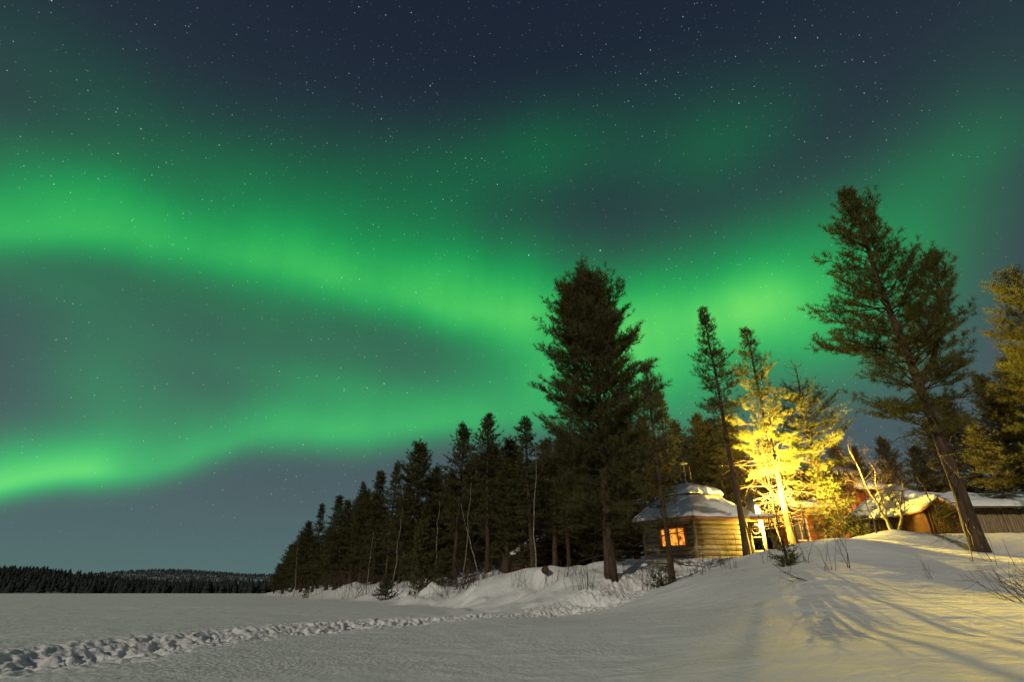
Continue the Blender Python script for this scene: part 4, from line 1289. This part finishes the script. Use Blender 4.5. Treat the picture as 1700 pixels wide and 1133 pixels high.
# ------------------------------------------------------------------ slab-board shed at the right edge
def slab_shed():
    a = spot(1612, 890, 23.0); z0 = gz(a.x + 2, 24.0)
    root = empty('slab_shed', (a.x, 23.5, z0)); tag(root, 'long shed of upright slab boards under deep snow at the right edge', 'shed')
    Wd, D, h1, h2 = 6.5, 3.0, 1.0, 1.75
    g = random.Random(8)
    m = MB(); x = 0
    while x < Wd:
        w = g.uniform(.09, .16)
        m.box((x + w / 2, g.uniform(-.03, .03), h1 / 2 - .2), (w - .012, .05, h1 + .55 + g.uniform(-.05, .02)), rz=g.uniform(-.06, .06))
        x += w
    m.box((Wd / 2, D / 2 + .1, .3), (Wd - .1, D, 1.3))
    m.build('board_wall', SLAB, root)
    r = MB()
    r.prism([(-.4, -.5, h1 + .05), (Wd + .4, -.5, h1 + .05), (Wd + .4, D + .3, h2 + .25), (-.4, D + .3, h2 + .25)], (0, 0, .07))
    r.build('roof', DARKROOF, root)
    nx, ny = 60, 26
    u = np.linspace(0, 1, nx); v = np.linspace(0, 1, ny); uu, vv = np.meshgrid(u, v)
    x = -.42 + uu * (Wd + .84); y = -.53 + vv * (D + .85)
    zb = h1 + .125 + (h2 + .2 - h1) * vv
    e = np.minimum(np.minimum(uu, 1 - uu) * Wd, np.minimum(vv, 1 - vv) * D)
    ed = np.sqrt(np.clip(1 - np.clip(1 - e / .3, 0, 1) ** 2, 0, 1))
    zt = zb + (.26 + .2 * vnoise(x / .8, y / .8, 71) + .1 * vnoise(x / .3, y / .3, 72)) * (.1 + .9 * ed)
    tp = np.stack([x, y, zt], -1).reshape(-1, 3); bt = np.stack([x, y, zb], -1).reshape(-1, 3)
    i = np.arange(ny - 1)[:, None] * nx; j = np.arange(nx - 1)[None]
    q = np.stack([i + j, i + j + 1, i + nx + j + 1, i + nx + j], -1).reshape(-1, 4)
    b = np.concatenate([np.arange(nx), np.arange(1, ny) * nx + nx - 1, (ny - 1) * nx + np.arange(nx - 2, -1, -1), np.arange(ny - 2, 0, -1) * nx])
    bn = np.roll(b, -1); mm = nx * ny
    s_ = MB(); s_.add(np.vstack([tp, bt]), np.vstack([q, q[:, ::-1] + mm, np.stack([b, b + mm, bn + mm, bn], -1)]))
    s_.build('roof_snow', ROOFSNOW, root, True)
slab_shed()

# ------------------------------------------------------------------ red house behind the trees
def red_house():
    d = 37.0
    l0, l, r1, r2 = spot(1312, 870, d), spot(1396, 870, d), spot(1436, 870, d), spot(1482, 870, d)
    z0 = gz((l.x + r2.x) / 2, d + 2) - .3
    zt0, zt1, zt2 = spot(1350, 848, d).z, spot(1405, 795, d).z, spot(1460, 818, d).z
    root = empty('red_house', (l.x, d, z0)); tag(root, 'red boarded house with a taller middle behind the lit pines', 'house')
    w0 = l.x - l0.x; w1 = r1.x - l.x; w2 = r2.x - r1.x; h0 = zt0 - z0; h1 = zt1 - z0; h2 = zt2 - z0
    for nm, x0, w, h, dp in (('wall', 0, w1, h1, 4.5), ('wing_wall', w1 + .01, w2, h2, 4.0), ('wing_wall', -w0 - .01, w0, h0, 4.2)):
        m = MB()
        m.box((x0 + w / 2, dp / 2, h / 2 - .4), (w, dp, h + .8))
        k = int(w / .17)
        for i in range(k + 1):
            m.box((x0 + .03 + i * (w - .06) / k, -.012, h / 2 - .4), (.045, .024, h + .78))
        m.build(nm, REDBOARD, root)
        a0, a1 = (x0 - .35 if nm == 'wall' or x0 < 0 else x0 + .02), (x0 + w + .35 if nm == 'wall' or x0 > 0 else x0 + w - .02)
        r = MB(); rise = dp * .25
        r.prism([(a0, -.5, h + .02), (a1, -.5, h + .02), (a1, dp / 2, h + rise), (a0, dp / 2, h + rise)], (0, 0, .1))
        r.prism([(a0, dp + .5, h), (a1, dp + .5, h), (a1, dp / 2 + .02, h + rise), (a0, dp / 2 + .02, h + rise)], (0, 0, .1))
        r.build('roof' if nm == 'wall' else 'wing_roof', DARKROOF, root)
        sn_ = MB()
        sn_.prism([(a0 + .03, -.48, h + .13), (a1 - .03, -.48, h + .13), (a1 - .03, dp / 2, h + rise + .13), (a0 + .03, dp / 2, h + rise + .13)], (0, 0, .25))
        sn_.build('roof_snow', ROOFSNOW, root)
    for fx, fz in ((-1.75, 1.5),):
        f = MB(); x = w1 * fx
        for s in (-1, 1): f.box((x + s * .5, -.06, fz + .1), (.09, .07, 1.3))
        for zz in (fz - .6, fz + .8): f.box((x, -.06, zz), (1.09, .075, .09))
        f.box((x, -.055, fz + .1), (.05, .05, 1.3))
        fo = f.build('window', WHITE, root)
        g = MB(); g.box((x, -.035, fz + .1), (.92, .02, 1.3)); g.build('pane', METAL, fo)
red_house()

# lamp post beside the red house
def post_lamp():
    b = spot(1443, 853, 33.0)
    z0 = gz(b.x, b.y)
    root = empty('post_lamp', (b.x, b.y, z0)); tag(root, 'small lit lamp on a post in front of the red house', 'lamp')
    h = b.z - z0
    p = MB(); p.tube([(0, .12, -.3), (0, .12, h + .15)], .045, 8); p.tube([(0, .12, h + .15), (0, 0, h + .2)], .03, 6)
    p.build('post', LOGDARK, root)
    s = MB(); s.tube([(0, 0, h + .11), (0, 0, h + .21)], [.15, .05], 12); s.build('lamp_shade', METAL, root)
    g = MB(); th = np.linspace(0, math.pi, 9)
    g.tube(np.stack([np.zeros(9), np.zeros(9), h - np.cos(th) * .12], -1), np.sin(th) * .12 + .001, 12)
    g.build('bulb', mat_emit('post_lamp_glow', (1.0, .50, .10), 3600.0), root, True)
post_lamp()
